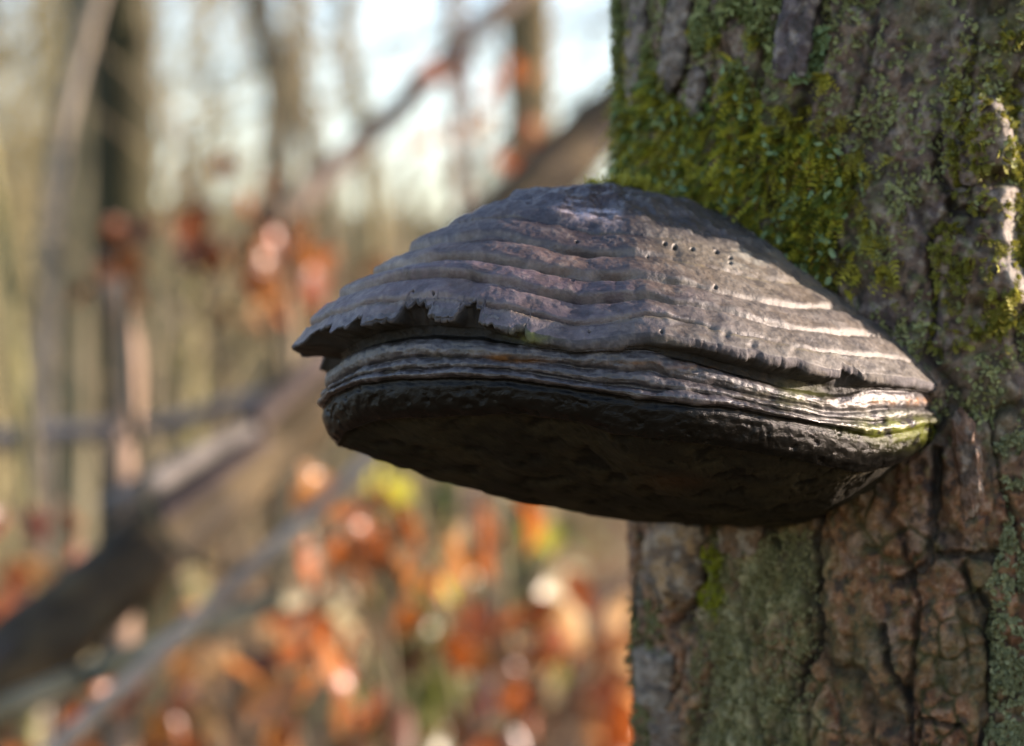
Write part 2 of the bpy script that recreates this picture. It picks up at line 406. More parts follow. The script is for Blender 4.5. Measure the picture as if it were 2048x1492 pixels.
BR, BR2, GRY, GRY2 = (0.13, 0.08, 0.045), (0.36, 0.23, 0.115), (0.14, 0.105, 0.08), (0.27, 0.22, 0.18)
bark_plate(1338, 1128, 120, 215, 0.05, 0.0042, 1.3, BR, BR2, 'rounded tan plate of bark peeling below the bracket')
bark_plate(1322, 1365, 90, 190, 0.12, 0.0046, 2.7, GRY, (0.22, 0.19, 0.15), 'grey curling plate of bark low on the trunk')
bark_plate(1262, 1235, 34, 260, 0.02, 0.003, 3.1, (0.09, 0.075, 0.05), (0.16, 0.14, 0.09))
bark_plate(1352, 1470, 70, 150, -0.05, 0.003, 4.4, BR, GRY)
bark_plate(1490, 1070, 90, 120, 0.3, 0.0018, 5.2, BR, (0.19, 0.11, 0.06))
bark_plate(1262, 110, 40, 280, 0.03, 0.0016, 6.4, GRY, GRY2)
bark_plate(1345, 90, 52, 230, 0.10, 0.0016, 7.9, GRY, GRY2)
bark_plate(1385, 190, 34, 120, 0.05, 0.002, 8.3, GRY, GRY2)
bark_plate(1590, 60, 90, 260, 0.15, 0.003, 9.6, (0.085, 0.062, 0.065), (0.15, 0.12, 0.12))
bark_plate(1940, 320, 60, 130, -0.05, 0.0026, 10.5, (0.12, 0.085, 0.07), (0.2, 0.15, 0.125))
bark_plate(1935, 930, 70, 260, -0.08, 0.0042, 12.5, (0.14, 0.075, 0.045), (0.23, 0.14, 0.09))

# ------------------------------------------------------------------ the bracket fungus
rim_ctrl = np.array([(.095, 1.125), (.14, 1.07), (.170, 1.03), (.1665, 1.000), (.159, .973), (.140, .942), (.100, .911), (.055, .898), (.012, .9025), (-.028, .916), (-.057, .936), (-.0715, .964),
                     (-.069, 1.000), (-.047, 1.04), (-.012, 1.075), (.035, 1.11), (.08, 1.15)])
q0 = resample(rim_ctrl, 2000)
Lq = np.concatenate([[0], np.cumsum(np.linalg.norm(np.diff(q0, axis=0), axis=1))]); Lq /= Lq[-1]
NT = 900
i0_ = Lq[int(np.argmin(np.hypot(*(q0-np.array([.170, 1.03])).T)))]; i1_ = Lq[int(np.argmin(np.hypot(*(q0-np.array([-.069, 1.0])).T)))]
tt = np.concatenate([np.linspace(0, i0_, 40, endpoint=False), np.linspace(i0_, i1_, 770, endpoint=False), np.linspace(i1_, 1, 90)])
R = np.stack([np.interp(tt, Lq, q0[:, k]) for k in (0, 1)], -1)
R = R + 0  # body rim, plan view
Tn = np.gradient(R, axis=0); Tn /= np.linalg.norm(Tn, axis=1, keepdims=True)
Nr = np.stack([Tn[:, 1], -Tn[:, 0]], -1)
if Nr[400] @ np.array([0, -1]) < 0: Nr = -Nr
rpx = 1024 + R[:, 0]/R[:, 1]/K
il = int(np.argmin(rpx)); sgn = np.where(np.arange(NT) <= il, 0, 1)
im = int(np.argmax(rpx)); ux = np.where(sgn == 0, rpx, 2*rpx[il]-rpx); ux = np.where(np.arange(NT) < im, 2*rpx[im]-rpx, ux)      # unrolled pixel coordinate: falls on past the left end round the back
def along(pairs):
    p = sorted(pairs); return np.interp(ux, [a for a, _ in p], [b for _, b in p])
def smooth1(a, n=6):
    for _ in range(n): a = np.convolve(np.pad(a, 2, mode='edge'), [1/16, 4/16, 6/16, 4/16, 1/16], 'valid')
    return a
px2z = lambda y, Y=0.905: -(y-746)*K*Y
z_lip = smooth1(along([(2200, .055), (2000, .035), (1900, .002), (1870, px2z(768, .985)), (1835, px2z(756, .975)), (1800, px2z(752, .96)), (1730, px2z(745, .95)), (1650, px2z(736, .94)), (1500, px2z(702)), (1400, px2z(680)), (1300, px2z(664)),
                       (1150, px2z(682)), (1050, px2z(664)), (960, px2z(643)), (860, px2z(633)), (800, px2z(636)), (720, px2z(648)), (670, px2z(668)), (637, px2z(694, .95)),
                       (600, px2z(730, .96)), (540, px2z(768, .98)), (300, px2z(760, 1.05)), (-200, px2z(740, 1.1))]), 10)
z_b = smooth1(along([(1870, px2z(848, .985)), (1850, px2z(850, .975)), (1750, px2z(868, .95)), (1600, px2z(838, .93)), (1450, px2z(812)), (1300, px2z(800)), (1130, px2z(774)), (1000, px2z(756)),
                     (900, px2z(753)), (800, px2z(757)), (720, px2z(766, .92)), (660, px2z(792, .94)), (637, px2z(822, .95)), (560, px2z(850, .97)), (300, px2z(830, 1.05)), (-200, px2z(810, 1.1))]), 10)
ov = smooth1(along([(1870, .000), (1750, .0005), (1500, .0015), (1300, .0005), (1230, -.0005), (1130, -.0005), (1050, .001), (950, .0018), (800, .003), (700, .006), (637, .0105), (590, .0115), (500, .008), (-200, .004)]), 10)
gap = smooth1(along([(1870, .0004), (1760, .0012), (1700, .0045), (1600, .006), (1450, .005), (1350, .0035), (1280, .0012), (1230, .0003), (1130, .0003), (1060, .0015), (1000, .0045), (900, .0055), (750, .0060), (650, .0075), (560, .006), (-200, .003)]), 8)
rec = smooth1(along([(1870, .001), (1760, .003), (1650, .0075), (1450, .007), (1300, .003), (1230, .0010), (1130, .0010), (1040, .004), (1000, .007), (850, .008), (650, .008), (-200, .005)]), 8)
Kp = np.array([.040, 1.005]); zK = px2z(372, 1.0)
Lc = R + ov[:, None]*Nr
wl_ = sstep(1450, 750, ux)                       # left dome profile against right flank profile
sx = np.array([0, .12, .25, .38, .5, .63, .75, .84, .9, .95, 1.0])
gL = np.array([1, 1.0, .97, .89, .785, .625, .45, .33, .245, .14, 0])
gR = np.array([1, .97, .895, .79, .67, .515, .36, .245, .165, .09, 0])
# notches where the crust edge has broken away
notch = np.zeros(NT)
def bite(a, b, d, soft=7):
    global notch
    notch = np.maximum(notch, d*sstep(a-soft, a, ux)*(1-sstep(b, b+soft, ux)))
bite(804, 856, 0.045); bite(918, 954, 0.05); bite(722, 735, 0.02); bite(660, 684, 0.018); bite(1032, 1050, 0.02); bite(700, 706, 0.012); bite(600, 618, 0.05, 8); bite(1580, 1600, 0.010, 14); bite(1500, 1512, 0.012, 14); bite(1690, 1712, 0.022, 14)
jag = np.clip(vnoise(ux*0.045, 1.5, 0, 5), -.4, 1)*0.006 + np.clip(vnoise(ux*0.16, 3.5, 0, 6), -.3, 1)*0.008 + 0.006*vnoise(ux*0.5, 2.2, 0, 7)
jw = 0.08 + 0.9*sstep(1120, 1050, ux) + 0.45*sstep(1360, 1400, ux)*(1-sstep(1740, 1780, ux))
notch = notch*(0.85+0.5*vnoise(ux*0.06, 4.4, 0, 8))
smax = 1 - notch - np.clip(jag, 0, None)*jw

rows = []      # each row: plan (NT,2), z (NT,), part id, s value
SROW = np.concatenate([np.linspace(0.015, 0.42, 56, endpoint=False), np.linspace(0.42, 1.0, 190)])
for s in SROW:
    se = s*(1 + (smax-1)*sstep(0.86, 1.0, s))
    g = np.interp(se, sx, gL)*wl_ + np.interp(se, sx, gR)*(1-wl_)
    rows.append((Kp + se[:, None]*(Lc-Kp), z_lip + (zK-z_lip)*g, 0, se))
Pe, ze = rows[-1][0], rows[-1][1]
# soften kinks of the piecewise profile along s
A = np.stack([np.concatenate([r[0], r[1][:, None]], -1) for r in rows])
for _ in range(14): A[1:-1] = 0.25*A[:-2]+0.5*A[1:-1]+0.25*A[2:]
inn = (Pe-Kp); inn /= np.linalg.norm(inn, axis=1, keepdims=True)
keys = []
squeeze = np.clip((z_lip-z_b)/0.0145, 0.35, 1.4)
th = (0.0009+0.0017*sstep(960, 1100, ux))*squeeze
def key(pl, z, part, m): keys.append((pl, z, part, m))
key(Pe, ze, 0, 1)
key(Pe+inn*.0006, ze-.35*th, 0, 4)
key(Pe+inn*.0002, ze-th, 0, 5)
key(Pe-inn*np.minimum(.0018, .4*rec)[:, None], ze-1.15*th, 0, 5)
zc = np.minimum(z_lip, ze) - 1.2*th
key(R-rec[:, None]*Nr, np.maximum(zc-.2*gap, zc-.001), 0, 14)
key(R-rec[:, None]*Nr, zc-gap*.9, 1, 14)
zA0 = zc-gap
hb = zA0-z_b
spl = [0, 0.50+0.12*vnoise(ux*.005, 0, 0, 31)+0.05*vnoise(ux*.02, 0, 0, 33), 0.77+0.06*vnoise(ux*.006, 0, 2, 32)+0.04*vnoise(ux*.022, 0, 2, 34), 1.0]
outs = [-.0030, -.0014, .0002]
for i in range(3):
    a, b_ = spl[i], spl[i+1]; o_ = outs[i]
    zt, zb_ = zA0-a*hb, zA0-b_*hb; hh = zt-zb_
    key(R+(o_-.0006)*Nr, zt-.03*hh, 1+i, 5)
    key(R+(o_+.0004)*Nr, zt-.22*hh, 1+i, 8)
    key(R+(o_+.0011)*Nr, zt-.52*hh, 1+i, 12)
    key(R+(o_+.0008)*Nr, zt-.80*hh, 1+i, 10)
    key(R+(o_-.0004)*Nr, zt-.985*hh, 1+i, 7)
sq = squeeze
key(R+(-.0012)*Nr, z_b-.0007*sq, 4, 5)
key(R+(-.0004)*Nr, z_b-.0022*sq, 4, 8)
key(R+(-.0010)*Nr, z_b-.0050*sq, 4, 12)
key(R+(-.0030)*Nr, z_b-.0082*sq, 4, 12)
key(R+(-.0062)*Nr, z_b-.0102*sq, 4, 12)
key(R+(-.0080)*Nr, z_b-.0098*sq, 5, 6)
key(R+(-.0105)*Nr, z_b-.0108*sq, 5, 6)
parts = [np.zeros(len(A), int)]; Bk = []; bp_ = []
for (p0, z0, _, _), (p1, z1, pt, m) in zip(keys[:-1], keys[1:]):
    for j in range(1, m+1):
        f = j/m; Bk.append(np.concatenate([p0*(1-f)+p1*f, (z0*(1-f)+z1*f)[:, None]], -1)); bp_.append(pt)
Bk = np.array(Bk)
for _ in range(5): Bk[1:-1] = 0.25*Bk[:-2]+0.5*Bk[1:-1]+0.25*Bk[2:]
Up, uz = Bk[-1][:, :2], Bk[-1][:, 2]
Bp = np.array([.105, 1.05]); zB = px2z(1050, 1.05)
Ur = []; NU = 150
for s in np.linspace(0, 0.97, NU+1)[1:]:
    Ur.append(np.concatenate([Up+s*(Bp-Up), (uz+(zB-uz)*(1-(1-s)**2.1))[:, None]], -1))
G = np.concatenate([A, Bk, np.array(Ur)]); part_row = np.concatenate([np.zeros(len(A), int), np.array(bp_), np.full(NU, 5)])
nA, nB = len(A), len(Bk)
srow = np.concatenate([np.array([r[3] for r in rows]), np.ones((nB+NU, NT))])
G[..., 2] += H
def normals(G):
    n = np.cross(np.gradient(G, axis=1), np.gradient(G, axis=0)); n /= np.linalg.norm(n, axis=-1, keepdims=True)+1e-12
    if n[120, 400, 2] < 0: n = -n
    return n
FN = normals(G)
X, Yv, Zv = G[..., 0], G[..., 1], G[..., 2]
U = np.broadcast_to(ux, X.shape)
Sg = srow
top = (np.arange(len(G)) < nA)[:, None] & np.ones((1, NT), bool)
# growth zones of the top: pads that swell towards their lower edge and break off at a groove
wobz = 0.017*vnoise(U*0.0035, Sg*3, 0, 201) + 0.009*vnoise(U*0.012, Sg*6, 0, 202) + 0.0012*vnoise(U*0.04, Sg*10, 0, 203)
sw = Sg + wobz*sstep(0.3, 0.6, Sg)*(1-0.8*sstep(0.95, 1, Sg))
edges = np.array([0.0, 0.34, 0.53, 0.655, 0.765, 0.868, 0.95, 1.06])
depth = np.array([0.1, 0.3, 0.75, 1.1, 1.4, 0.6, 0.8])
zi = np.clip(np.searchsorted(edges, sw, side='right')-1, 0, len(depth)-1)
zu_ = (sw-edges[zi])/(edges[zi+1]-edges[zi])
pad = sstep(-0.05, 0.34, zu_)*(0.65+0.35*sstep(0.1, 0.75, zu_))*(1-sstep(0.80, 1.02, zu_))
zfade = 0.85+0.3*vnoise(U*0.006, zi*3.7, 0, 207)
dtop = 0.0034*(1-0.76*sstep(1200, 1500, U))*depth[zi]*zfade*(pad-0.55)
ei_ = zi+(zu_ > 0.5)
crev = np.exp(-(np.minimum(zu_, 1-zu_)*(edges[zi+1]-edges[zi])/0.0065)**2)*np.clip(0.5+1.2*vnoise(U*0.008, ei_*3.3, 0, 209), 0, 1)*sstep(0.5, 0.62, sw)*(1-0.6*sstep(1300, 1600, U))
dtop = dtop - 0.0024*crev
dtop = np.where(sw > 0.95, 0.0008*(zu_-0.2), dtop)
n_l = fbm(X*40, Yv*40, Zv*40, 3, 211); n_m = fbm(X*130, Yv*130, Zv*180, 4, 213); n_f = fbm(X*450, Yv*450, Zv*500, 3, 217)
dtop = dtop + 0.0010*n_l + 0.0007*n_m + 0.00026*n_f
# knobbly summit, dents, beetle holes
dtop = dtop + sstep(0.6, 0.35, Sg)*(0.0014*fbm(X*170, Yv*170, Zv*170, 3, 221)+0.0026*fbm(X*65, Yv*65, Zv*90, 2, 223))
dent = np.zeros_like(X); hole = np.zeros_like(X)
FPX, FPY = to_px(G)
vis = FN[..., 1] < 0.35
for (cx, cy, r, d) in [(1350, 505, 10, .0012), (1345, 578, 12, .001), (1276, 580, 10, .0007), (1490, 590, 14, .0006), (1400, 560, 14, .0006), (1540, 655, 12, .0011), (1425, 655, 13, .0015), (1452, 668, 9, .0018), (1505, 690, 8, .0018), (1590, 700, 8, .0012)]:
    k = np.exp(-((FPX-cx)**2+(FPY-cy)**2)/(r*r))*vis*top; dent += d*k
for (cx, cy, r) in [(1145, 562, 5), (1323, 663, 5), (1431, 573, 5), (1178, 662, 4.5), (828, 586, 4), (868, 589, 4), (1296, 510, 4), (1385, 498, 6), (1434, 502, 7), (1330, 487, 6), (1350, 493, 7), (1460, 527, 5), (1153, 486, 5), (1461, 516, 5)]:
    r = r*0.78; k = (1-sstep(r*0.45, r, np.hypot(FPX-cx, FPY-cy)))*vis*top; hole = np.maximum(hole, k)
dtop = dtop - 0.6*dent - 0.0026*hole
side = ((part_row >= 1) & (part_row <= 3))[:, None] & np.ones((1, NT), bool)
marg = (part_row == 4)[:, None] & np.ones((1, NT), bool); pore = (part_row == 5)[:, None] & np.ones((1, NT), bool)
dside = 0.0012*n_l*1.0 + 0.0008*n_m + 0.0003*n_f
wr = 1-abs(fbm(X*150, Yv*150, Zv*520, 3, 231))*2
dside = dside + 0.0001*wr
pits = sstep(0.12, 0.42, fbm(X*120+Yv*60, Yv*70, Zv*120, 4, 241))
pits2 = sstep(0.15, 0.45, fbm(X*300, Yv*210, Zv*300, 3, 243))
dpore = -0.0015*pits - 0.0006*pits2 + 0.0016*fbm(X*60, Yv*60, Zv*60, 3, 245) + 0.0004*n_f
dmarg = 0.0011*n_l + 0.0005*n_m + 0.0005*fbm(X*260, Yv*260, Zv*420, 3, 247)
mpit = sstep(0.3, 0.5, fbm(X*190, Yv*190, Zv*260, 3, 249)); dmarg = dmarg-0.0007*mpit
D = np.where(top, dtop, np.where(pore, dpore, np.where(marg, dmarg, dside)))
for _ in range(3): D[nA-3:-2] = 0.25*D[nA-4:-3]+0.5*D[nA-3:-2]+0.25*D[nA-2:-1]
FG = G + FN*D[..., None]
# colour: violet-grey crust, browner on the old top, pale bloom, ochre cracks, black wet margin
c = mix((0.098, 0.080, 0.096), (0.195, 0.158, 0.168), sstep(-0.35, 0.4, n_m+0.5*n_l))
ztint = np.array([(.078, .074, .09), (.09, .084, .098), (.090, .074, .074), (.175, .130, .116), (.168, .133, .158), (.195, .165, .182), (.205, .190, .202)])[zi]
c = np.where(top[..., None], mix(c, ztint*(1+0.5*np.clip(n_m+0.5*n_l, -1, 1))[..., None], 0.72+0*n_m), c)
brown = sstep(0.80, 0.55, Sg)*sstep(1150, 1500, U+120*n_l)
c = mix(c, np.array((0.215, 0.165, 0.115)), 0.75*brown)
c = mix(c, np.array((0.235, 0.205, 0.165)), 0.6*sstep(1250, 1600, U))  # sunlit right flank: its warm, paler look put into the colour
c = mix(c, np.array((0.165, 0.12, 0.085)), 0.5*sstep(0.0, 0.4, fbm(X*50, Yv*50, Zv*120, 3, 251))*top)
c = mix(c, np.array((0.075, 0.072, 0.088)), 0.75*sstep(0.56, 0.46, Sg)*top)
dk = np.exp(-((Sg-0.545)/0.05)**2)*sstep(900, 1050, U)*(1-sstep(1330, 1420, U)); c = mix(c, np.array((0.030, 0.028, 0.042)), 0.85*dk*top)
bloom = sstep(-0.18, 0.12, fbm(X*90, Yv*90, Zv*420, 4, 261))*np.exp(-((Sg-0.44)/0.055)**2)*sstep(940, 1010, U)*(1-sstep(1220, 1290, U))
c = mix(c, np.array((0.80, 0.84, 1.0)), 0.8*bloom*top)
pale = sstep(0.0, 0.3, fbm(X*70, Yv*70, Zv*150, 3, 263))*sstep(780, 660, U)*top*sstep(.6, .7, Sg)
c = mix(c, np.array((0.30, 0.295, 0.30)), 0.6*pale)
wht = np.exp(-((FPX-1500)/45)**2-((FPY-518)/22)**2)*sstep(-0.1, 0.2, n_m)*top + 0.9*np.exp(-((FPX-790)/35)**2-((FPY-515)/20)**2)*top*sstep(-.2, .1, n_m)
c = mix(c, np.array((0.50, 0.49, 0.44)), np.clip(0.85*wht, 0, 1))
gro = (1-sstep(0.0, 0.12, zu_))*top*sstep(0.3, 0.5, Sg)
c = mix(c, np.array((0.30, 0.25, 0.14)), 0.6*gro*sstep(-0.2, 0.2, n_l+0.1))
c = mix(c, np.array((0.30, 0.28, 0.26)), 0.45*sstep(0.12, 0.4, n_f+0.5*n_m)*top)
c = mix(c, np.array((0.045, 0.038, 0.044)), 0.55*sstep(0.10, 0.34, fbm(X*110, Yv*110, Zv*200, 4, 265))*top)
rimz = np.exp(-((zu_-0.93)/0.05)**2)*top*sstep(0.5, 0.6, Sg); c = mix(c, np.array((0.30, 0.275, 0.255)), 0.45*rimz*sstep(-0.15, 0.2, n_m))
cs = mix((0.070, 0.066, 0.074), (0.135, 0.126, 0.138), sstep(-0.35, 0.4, n_m+0.4*n_f))
cs = mix(cs, np.array((0.17, 0.15, 0.09)), 0.5*sstep(0.15, 0.45, fbm(X*60, Yv*60, Zv*180, 3, 271)))
cs = mix(cs, np.array((0.30, 0.29, 0.28)), 0.4*sstep(0.12, 0.35, n_f+0.5*n_m)); cs = mix(cs, np.array((0.03, 0.028, 0.028)), 0.6*sstep(0.1, 0.3, fbm(X*100, Yv*100, Zv*150, 4, 275)))
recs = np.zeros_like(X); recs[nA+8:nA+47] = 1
cs = mix(cs, np.array((0.030, 0.027, 0.020)), 0.9*recs*(part_row[:, None] <= 1)*sstep(0, 0.5, np.broadcast_to(gap/0.004, X.shape)))  # recess below the lip painted near-black to deepen its shade
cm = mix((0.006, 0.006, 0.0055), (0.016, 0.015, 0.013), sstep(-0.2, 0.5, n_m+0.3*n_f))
cm = mix(cm, np.array((0.16, 0.155, 0.15)), 0.6*sstep(0.1, 0.4, n_m)*(np.arange(len(G))[:, None] < nA+nB-42)*sstep(700, 900, U)*0+0)
cp = mix((0.035, 0.030, 0.017), (0.075, 0.064, 0.034), sstep(-0.3, 0.4, n_l+0.5*n_m))
cp = mix(cp, np.array((0.010, 0.009, 0.006)), 0.9*np.clip(pits+0.5*pits2, 0, 1))
cp = mix(cp, np.array((0.15, 0.07, 0.025)), 0.6*np.exp(-((FPX-1350)/60)**2-((FPY-965)/18)**2))
c = c*mix((1.12, 1.0, 0.97), (1.0, 1.0, 0.92), sstep(1150, 1400, U)); cs = cs*np.array((1.08, 1.0, 0.97))*0.78  # crust tint follows the light: shaded left warmed, sunlit right kept beige
lip_shade = np.zeros_like(X); lip_shade[nA+47:nA+58] = 1
cs = mix(cs, np.array((0.045, 0.038, 0.032)), 0.8*lip_shade*sstep(1040, 960, U+30*n_m)*sstep(-0.5, 0.0, n_l+n_m))  # top of the first band darkened: shade under the lip put into the colour
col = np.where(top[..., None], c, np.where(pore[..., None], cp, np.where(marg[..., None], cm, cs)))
och = np.zeros_like(X)
for (cx, cy, sx_, sy_, a) in [(1000, 715, 26, 6, 1), (1050, 722, 40, 4, .9), (1290, 726, 60, 4, .7), (1370, 735, 50, 4, .6), (1770, 802, 90, 7, 1), (1840, 800, 30, 6, .8)]:
    och += a*np.exp(-((FPX-cx)/sx_)**2-((FPY-cy)/sy_)**2)*side*sstep(-0.3, 0.1, n_m)
col = mix(col, np.array((0.34, 0.14, 0.032)), np.clip(och, 0, 0.9))
grn = 1.3*np.exp(-((FPX-1800)/75)**2-((FPY-858)/24)**2)*(~top) + 0.7*np.exp(-((FPX-1065)/40)**2-((FPY-672)/12)**2)*(~top) + 0.35*np.exp(-((FPX-1600)/60)**2-((FPY-790)/25)**2)*side
col = mix(col, np.array((0.26, 0.30, 0.03)), np.clip(grn*sstep(-0.4, 0.1, n_m), 0, 0.85))
col = mix(col, np.array((0.01, 0.009, 0.008)), 0.95*hole)
alpha = np.where(top, 0.46+0.14*n_m, np.where(side, 0.42-0.14*(part_row[:, None] == 3), np.where(marg, 0.22, 0.8)))
alpha = alpha - 0.22*bloom*top - 0.15*sstep(0.52, 0.4, Sg)*top + 0.10*sstep(1300, 1600, U)*top
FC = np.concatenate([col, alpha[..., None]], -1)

fungus = empty('bracket_fungus', (0.10, 1.03, H)); tag(fungus, 'large violet-grey hoof-shaped bracket fungus with ridged top and black underside on the mossy trunk', 'fungus')
def fpart(name, r0, r1, mat=M_FUNGUS, label=None):
    g = FG[r0:r1]; m = make_mesh(name, g, grid_faces(len(g), NT)[:, ::-1], FC[r0:r1])
    p = under(obj(name, m, mat), fungus)
    if label: p['label'] = label
    return p
b1 = nA + int(np.argmax(part_row[nA:] == 1)); b2 = int(np.argmax(part_row == 2)); b3 = int(np.argmax(part_row == 3)); b4 = int(np.argmax(part_row == 4)); b5 = int(np.argmax(part_row == 5))
crust = fpart('crust', 0, b1, label='ridged violet-grey upper crust with a broken lip')
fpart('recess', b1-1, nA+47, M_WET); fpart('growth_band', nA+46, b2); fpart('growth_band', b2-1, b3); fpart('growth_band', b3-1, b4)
fpart('margin', b4-1, b5, M_WET, label='black wet rounded margin')
fpart('pore_surface', b5-1, len(FG), M_WET, label='dark olive pitted underside')

# crust flakes left hanging at the broken lip
def flake(u0, u1, s0, drop, seed, curl=0.0012, lift=0.0006):
    nu = 30; nv = 22; us = np.linspace(u0, u1, nu)
    ti = np.interp(us, ux[im:il][::-1], np.arange(im, il)[::-1]); r0 = np.argmin(abs(SROW-s0))
    V = np.zeros((nv, nu, 3))
    sm = lambda arr: np.stack([np.interp(ti, np.arange(NT), arr[:, k]) for k in range(3)], -1)
    base = sm(FG[r0]); nb = sm(FN[r0]); rr = np.argmin(abs(SROW-(s0-0.04)))
    sl = base-sm(FG[rr]); sl /= np.linalg.norm(sl, axis=1, keepdims=True); sl[:, 2] -= 0.25; sl /= np.linalg.norm(sl, axis=1, keepdims=True)
    e = np.clip(drop*(0.85+0.16*vnoise(us*0.09, seed, 0, 3)+0.12*vnoise(us*0.35, seed, 0, 4)), drop*.35, None)
    f = np.linspace(-0.4, 1, nv)[:, None]
    V = base[None]+sl[None]*(e[None, :, None]*f[..., None])
    sidew = 0.00035*vnoise(np.linspace(0, 5, nv), seed, 1, 5)
    V[:, 0, 0] += sidew; V[:, -1, 0] += sidew*1.3
    off = lift + curl*np.clip(f, 0, 1)**2*(1+0.6*vnoise(us*0.05, seed, 2, 6))[None] + 0.00025*fbm(V[..., 0]*500, V[..., 1]*500, V[..., 2]*500, 3, int(seed*10))
    Vt = V+nb[None]*off[..., None]; Vb = Vt-nb[None]*0.0011
    n = nu*nv; ring = np.concatenate([np.arange(nu), np.arange(1, nv)*nu+nu-1, (nv-1)*nu+np.arange(nu-2, -1, -1), np.arange(nv-2, 0, -1)*nu]); r2 = np.roll(ring, -1)
    F = np.concatenate([grid_faces(nv, nu)[:, ::-1], grid_faces(nv, nu, off=n), np.stack([ring, r2, r2+n, ring+n], -1)])
    cc = mix((0.12, 0.108, 0.115), (0.22, 0.20, 0.205), sstep(-0.3, 0.4, fbm(V[..., 0]*300, V[..., 1]*300, V[..., 2]*300, 3, 9))).reshape(-1, 3)
    cc = np.concatenate([np.concatenate([cc, np.full((n, 1), .55)], -1), np.concatenate([cc*0.4, np.full((n, 1), .7)], -1)])
    obj('crust_flake', make_mesh('crust_flake', np.concatenate([Vt.reshape(-1, 3), Vb.reshape(-1, 3)]), F, cc), M_FUNGUS, crust)
flake(860, 914, 0.985, 0.0034, 1.7, 0.0005, 0.0003)
flake(962, 996, 0.985, 0.0026, 3.9, 0.0004, 0.0002)
flake(745, 800, 0.99, 0.0022, 2.3, 0.0004, 0.0002)

# ------------------------------------------------------------------ moss and lichen on the trunk
def in_poly(px, py, poly):
    r = np.zeros(px.shape, bool); n = len(poly)
    for i in range(n):
        x0, y0 = poly[i]; x1, y1 = poly[(i+1) % n]
        r ^= ((y0 > py) != (y1 > py)) & (px < (x1-x0)*(py-y0)/(y1-y0+1e-9)+x0)
    return r

def shoots(pos, nor, length, width, col, col2, hang, seed, nl=5):
    """little moss shoots: a curved stem carrying paired leaflets"""
    r = np.random.default_rng(seed); n = len(pos)
    d = nor*r.uniform(0.35, 1.0, (n, 1)) + np.array([0, 0, -1.0])*(hang*r.uniform(0.3, 1.2, (n, 1))) + r.normal(0, 0.38, (n, 3))
    d /= np.linalg.norm(d, axis=1, keepdims=True)
    sd = np.cross(d, nor+r.normal(0, 0.4, (n, 3))); sd /= np.linalg.norm(sd, axis=1, keepdims=True)+1e-9
    upv = np.cross(sd, d); L = (length*r.uniform(0.5, 1.3, n))[:, None]; W = (width*r.uniform(0.6, 1.3, n))[:, None]
    cc = mix(col, col2, r.random(n)); V = []; F = []; Cc = []; k = 0
    V0 = pos-nor*0.0006
    ids = np.arange(n)
    for j in range(nl):
        f = (j+0.5)/nl; b = V0+d*L*f+np.array([0, 0, -1])*L*0.30*f*f*hang; sc = 1.15-0.65*f
        for s in (-1, 1):
            tip = b+(sd*s*0.9+d*0.75+upv*r.normal(0.2, 0.25, (n, 1)))*W*sc
            bl = b-d*W*0.28*sc; bh = b+d*W*0.30*sc; mid = b+(sd*s*0.62+d*0.15)*W*sc
            V += [bl, mid, tip, bh]; F.append(np.stack([ids+k*n, ids+(k+1)*n, ids+(k+2)*n, ids+(k+3)*n], -1)); k += 4
            ccj = cc*(0.85+0.3*f); Cc += [ccj, ccj, ccj*1.1, ccj]
    return np.concatenate(V), np.concatenate(F), np.concatenate(Cc)

fl = np.flatnonzero((front & (np.abs(ZG-H) < 0.21)).ravel())
tpx, tpy = to_px(TV.reshape(-1, 3)[fl]); tp = TV.reshape(-1, 3)[fl]; tn = TNv.reshape(-1, 3)[fl]
facing = (tn*(-tp+np.array([0, 0, H]))).sum(1) > -0.12
mn = fbm(tp[:, 0]*60, tp[:, 1]*60, tp[:, 2]*50, 4, 301); mn2 = fbm(tp[:, 0]*170, tp[:, 1]*170, tp[:, 2]*150, 3, 303)
poly_core = [(1205, 215), (1300, 185), (1400, 215), (1480, 130), (1530, 160), (1545, 250), (1640, 300), (1715, 330), (1725, 420), (1700, 520), (1690, 585), (1560, 560), (1400, 470), (1200, 430), (1195, 330)]
core = in_poly(tpx+70*mn2+40*mn, tpy+90*mn+40*mn2, poly_core)
poly_up = [(1220, 0), (1560, 0), (1570, 200), (1500, 260), (1220, 260)]
upm = in_poly(tpx+30*mn2, tpy+30*mn, poly_up) & (mn > 0.0)
fringe = in_poly(tpx, tpy, [(1200, 60), (1560, 60), (1700, 200), (1830, 330), (1800, 620), (1500, 600), (1200, 450)]) & (mn+0.6*mn2 > 0.12)
poly_r = [(1900, 60), (2120, 40), (2120, 720), (1860, 700), (1840, 540), (1900, 400)]
rm = in_poly(tpx, tpy, poly_r) & (mn2 > 0.05)
def pick(mask, n, wgt=None):
    idx = np.flatnonzero(mask & facing)
    return rng.choice(idx, size=min(n, len(idx)), replace=False) if wgt is None else rng.choice(idx, size=n, p=wgt[idx]/wgt[idx].sum())
dens = np.exp(3.2*mn)+0.15; clump = np.exp(2.5*mn+6.5*mn2)
mb = Build()
i = pick(core, 2300, clump); V, F, Cc = shoots(tp[i], tn[i], 0.0115, 0.0020, (0.07, 0.062, 0.010), (0.42, 0.39, 0.030), 0.8, 1, 8); mb.add(V, F, Cc)
i = pick(core & (mn2 > 0.0), 1500, dens); V, F, Cc = shoots(tp[i]+tn[i]*0.002, tn[i], 0.006, 0.0024, (0.06, 0.095, 0.015), (0.15, 0.19, 0.04), 0.5, 2, 4); mb.add(V, F, Cc)
i = pick(upm, 1500, dens); V, F, Cc = shoots(tp[i], tn[i], 0.0045, 0.0019, (0.08, 0.105, 0.025), (0.17, 0.20, 0.06), 0.5, 3, 4); mb.add(V, F, Cc)
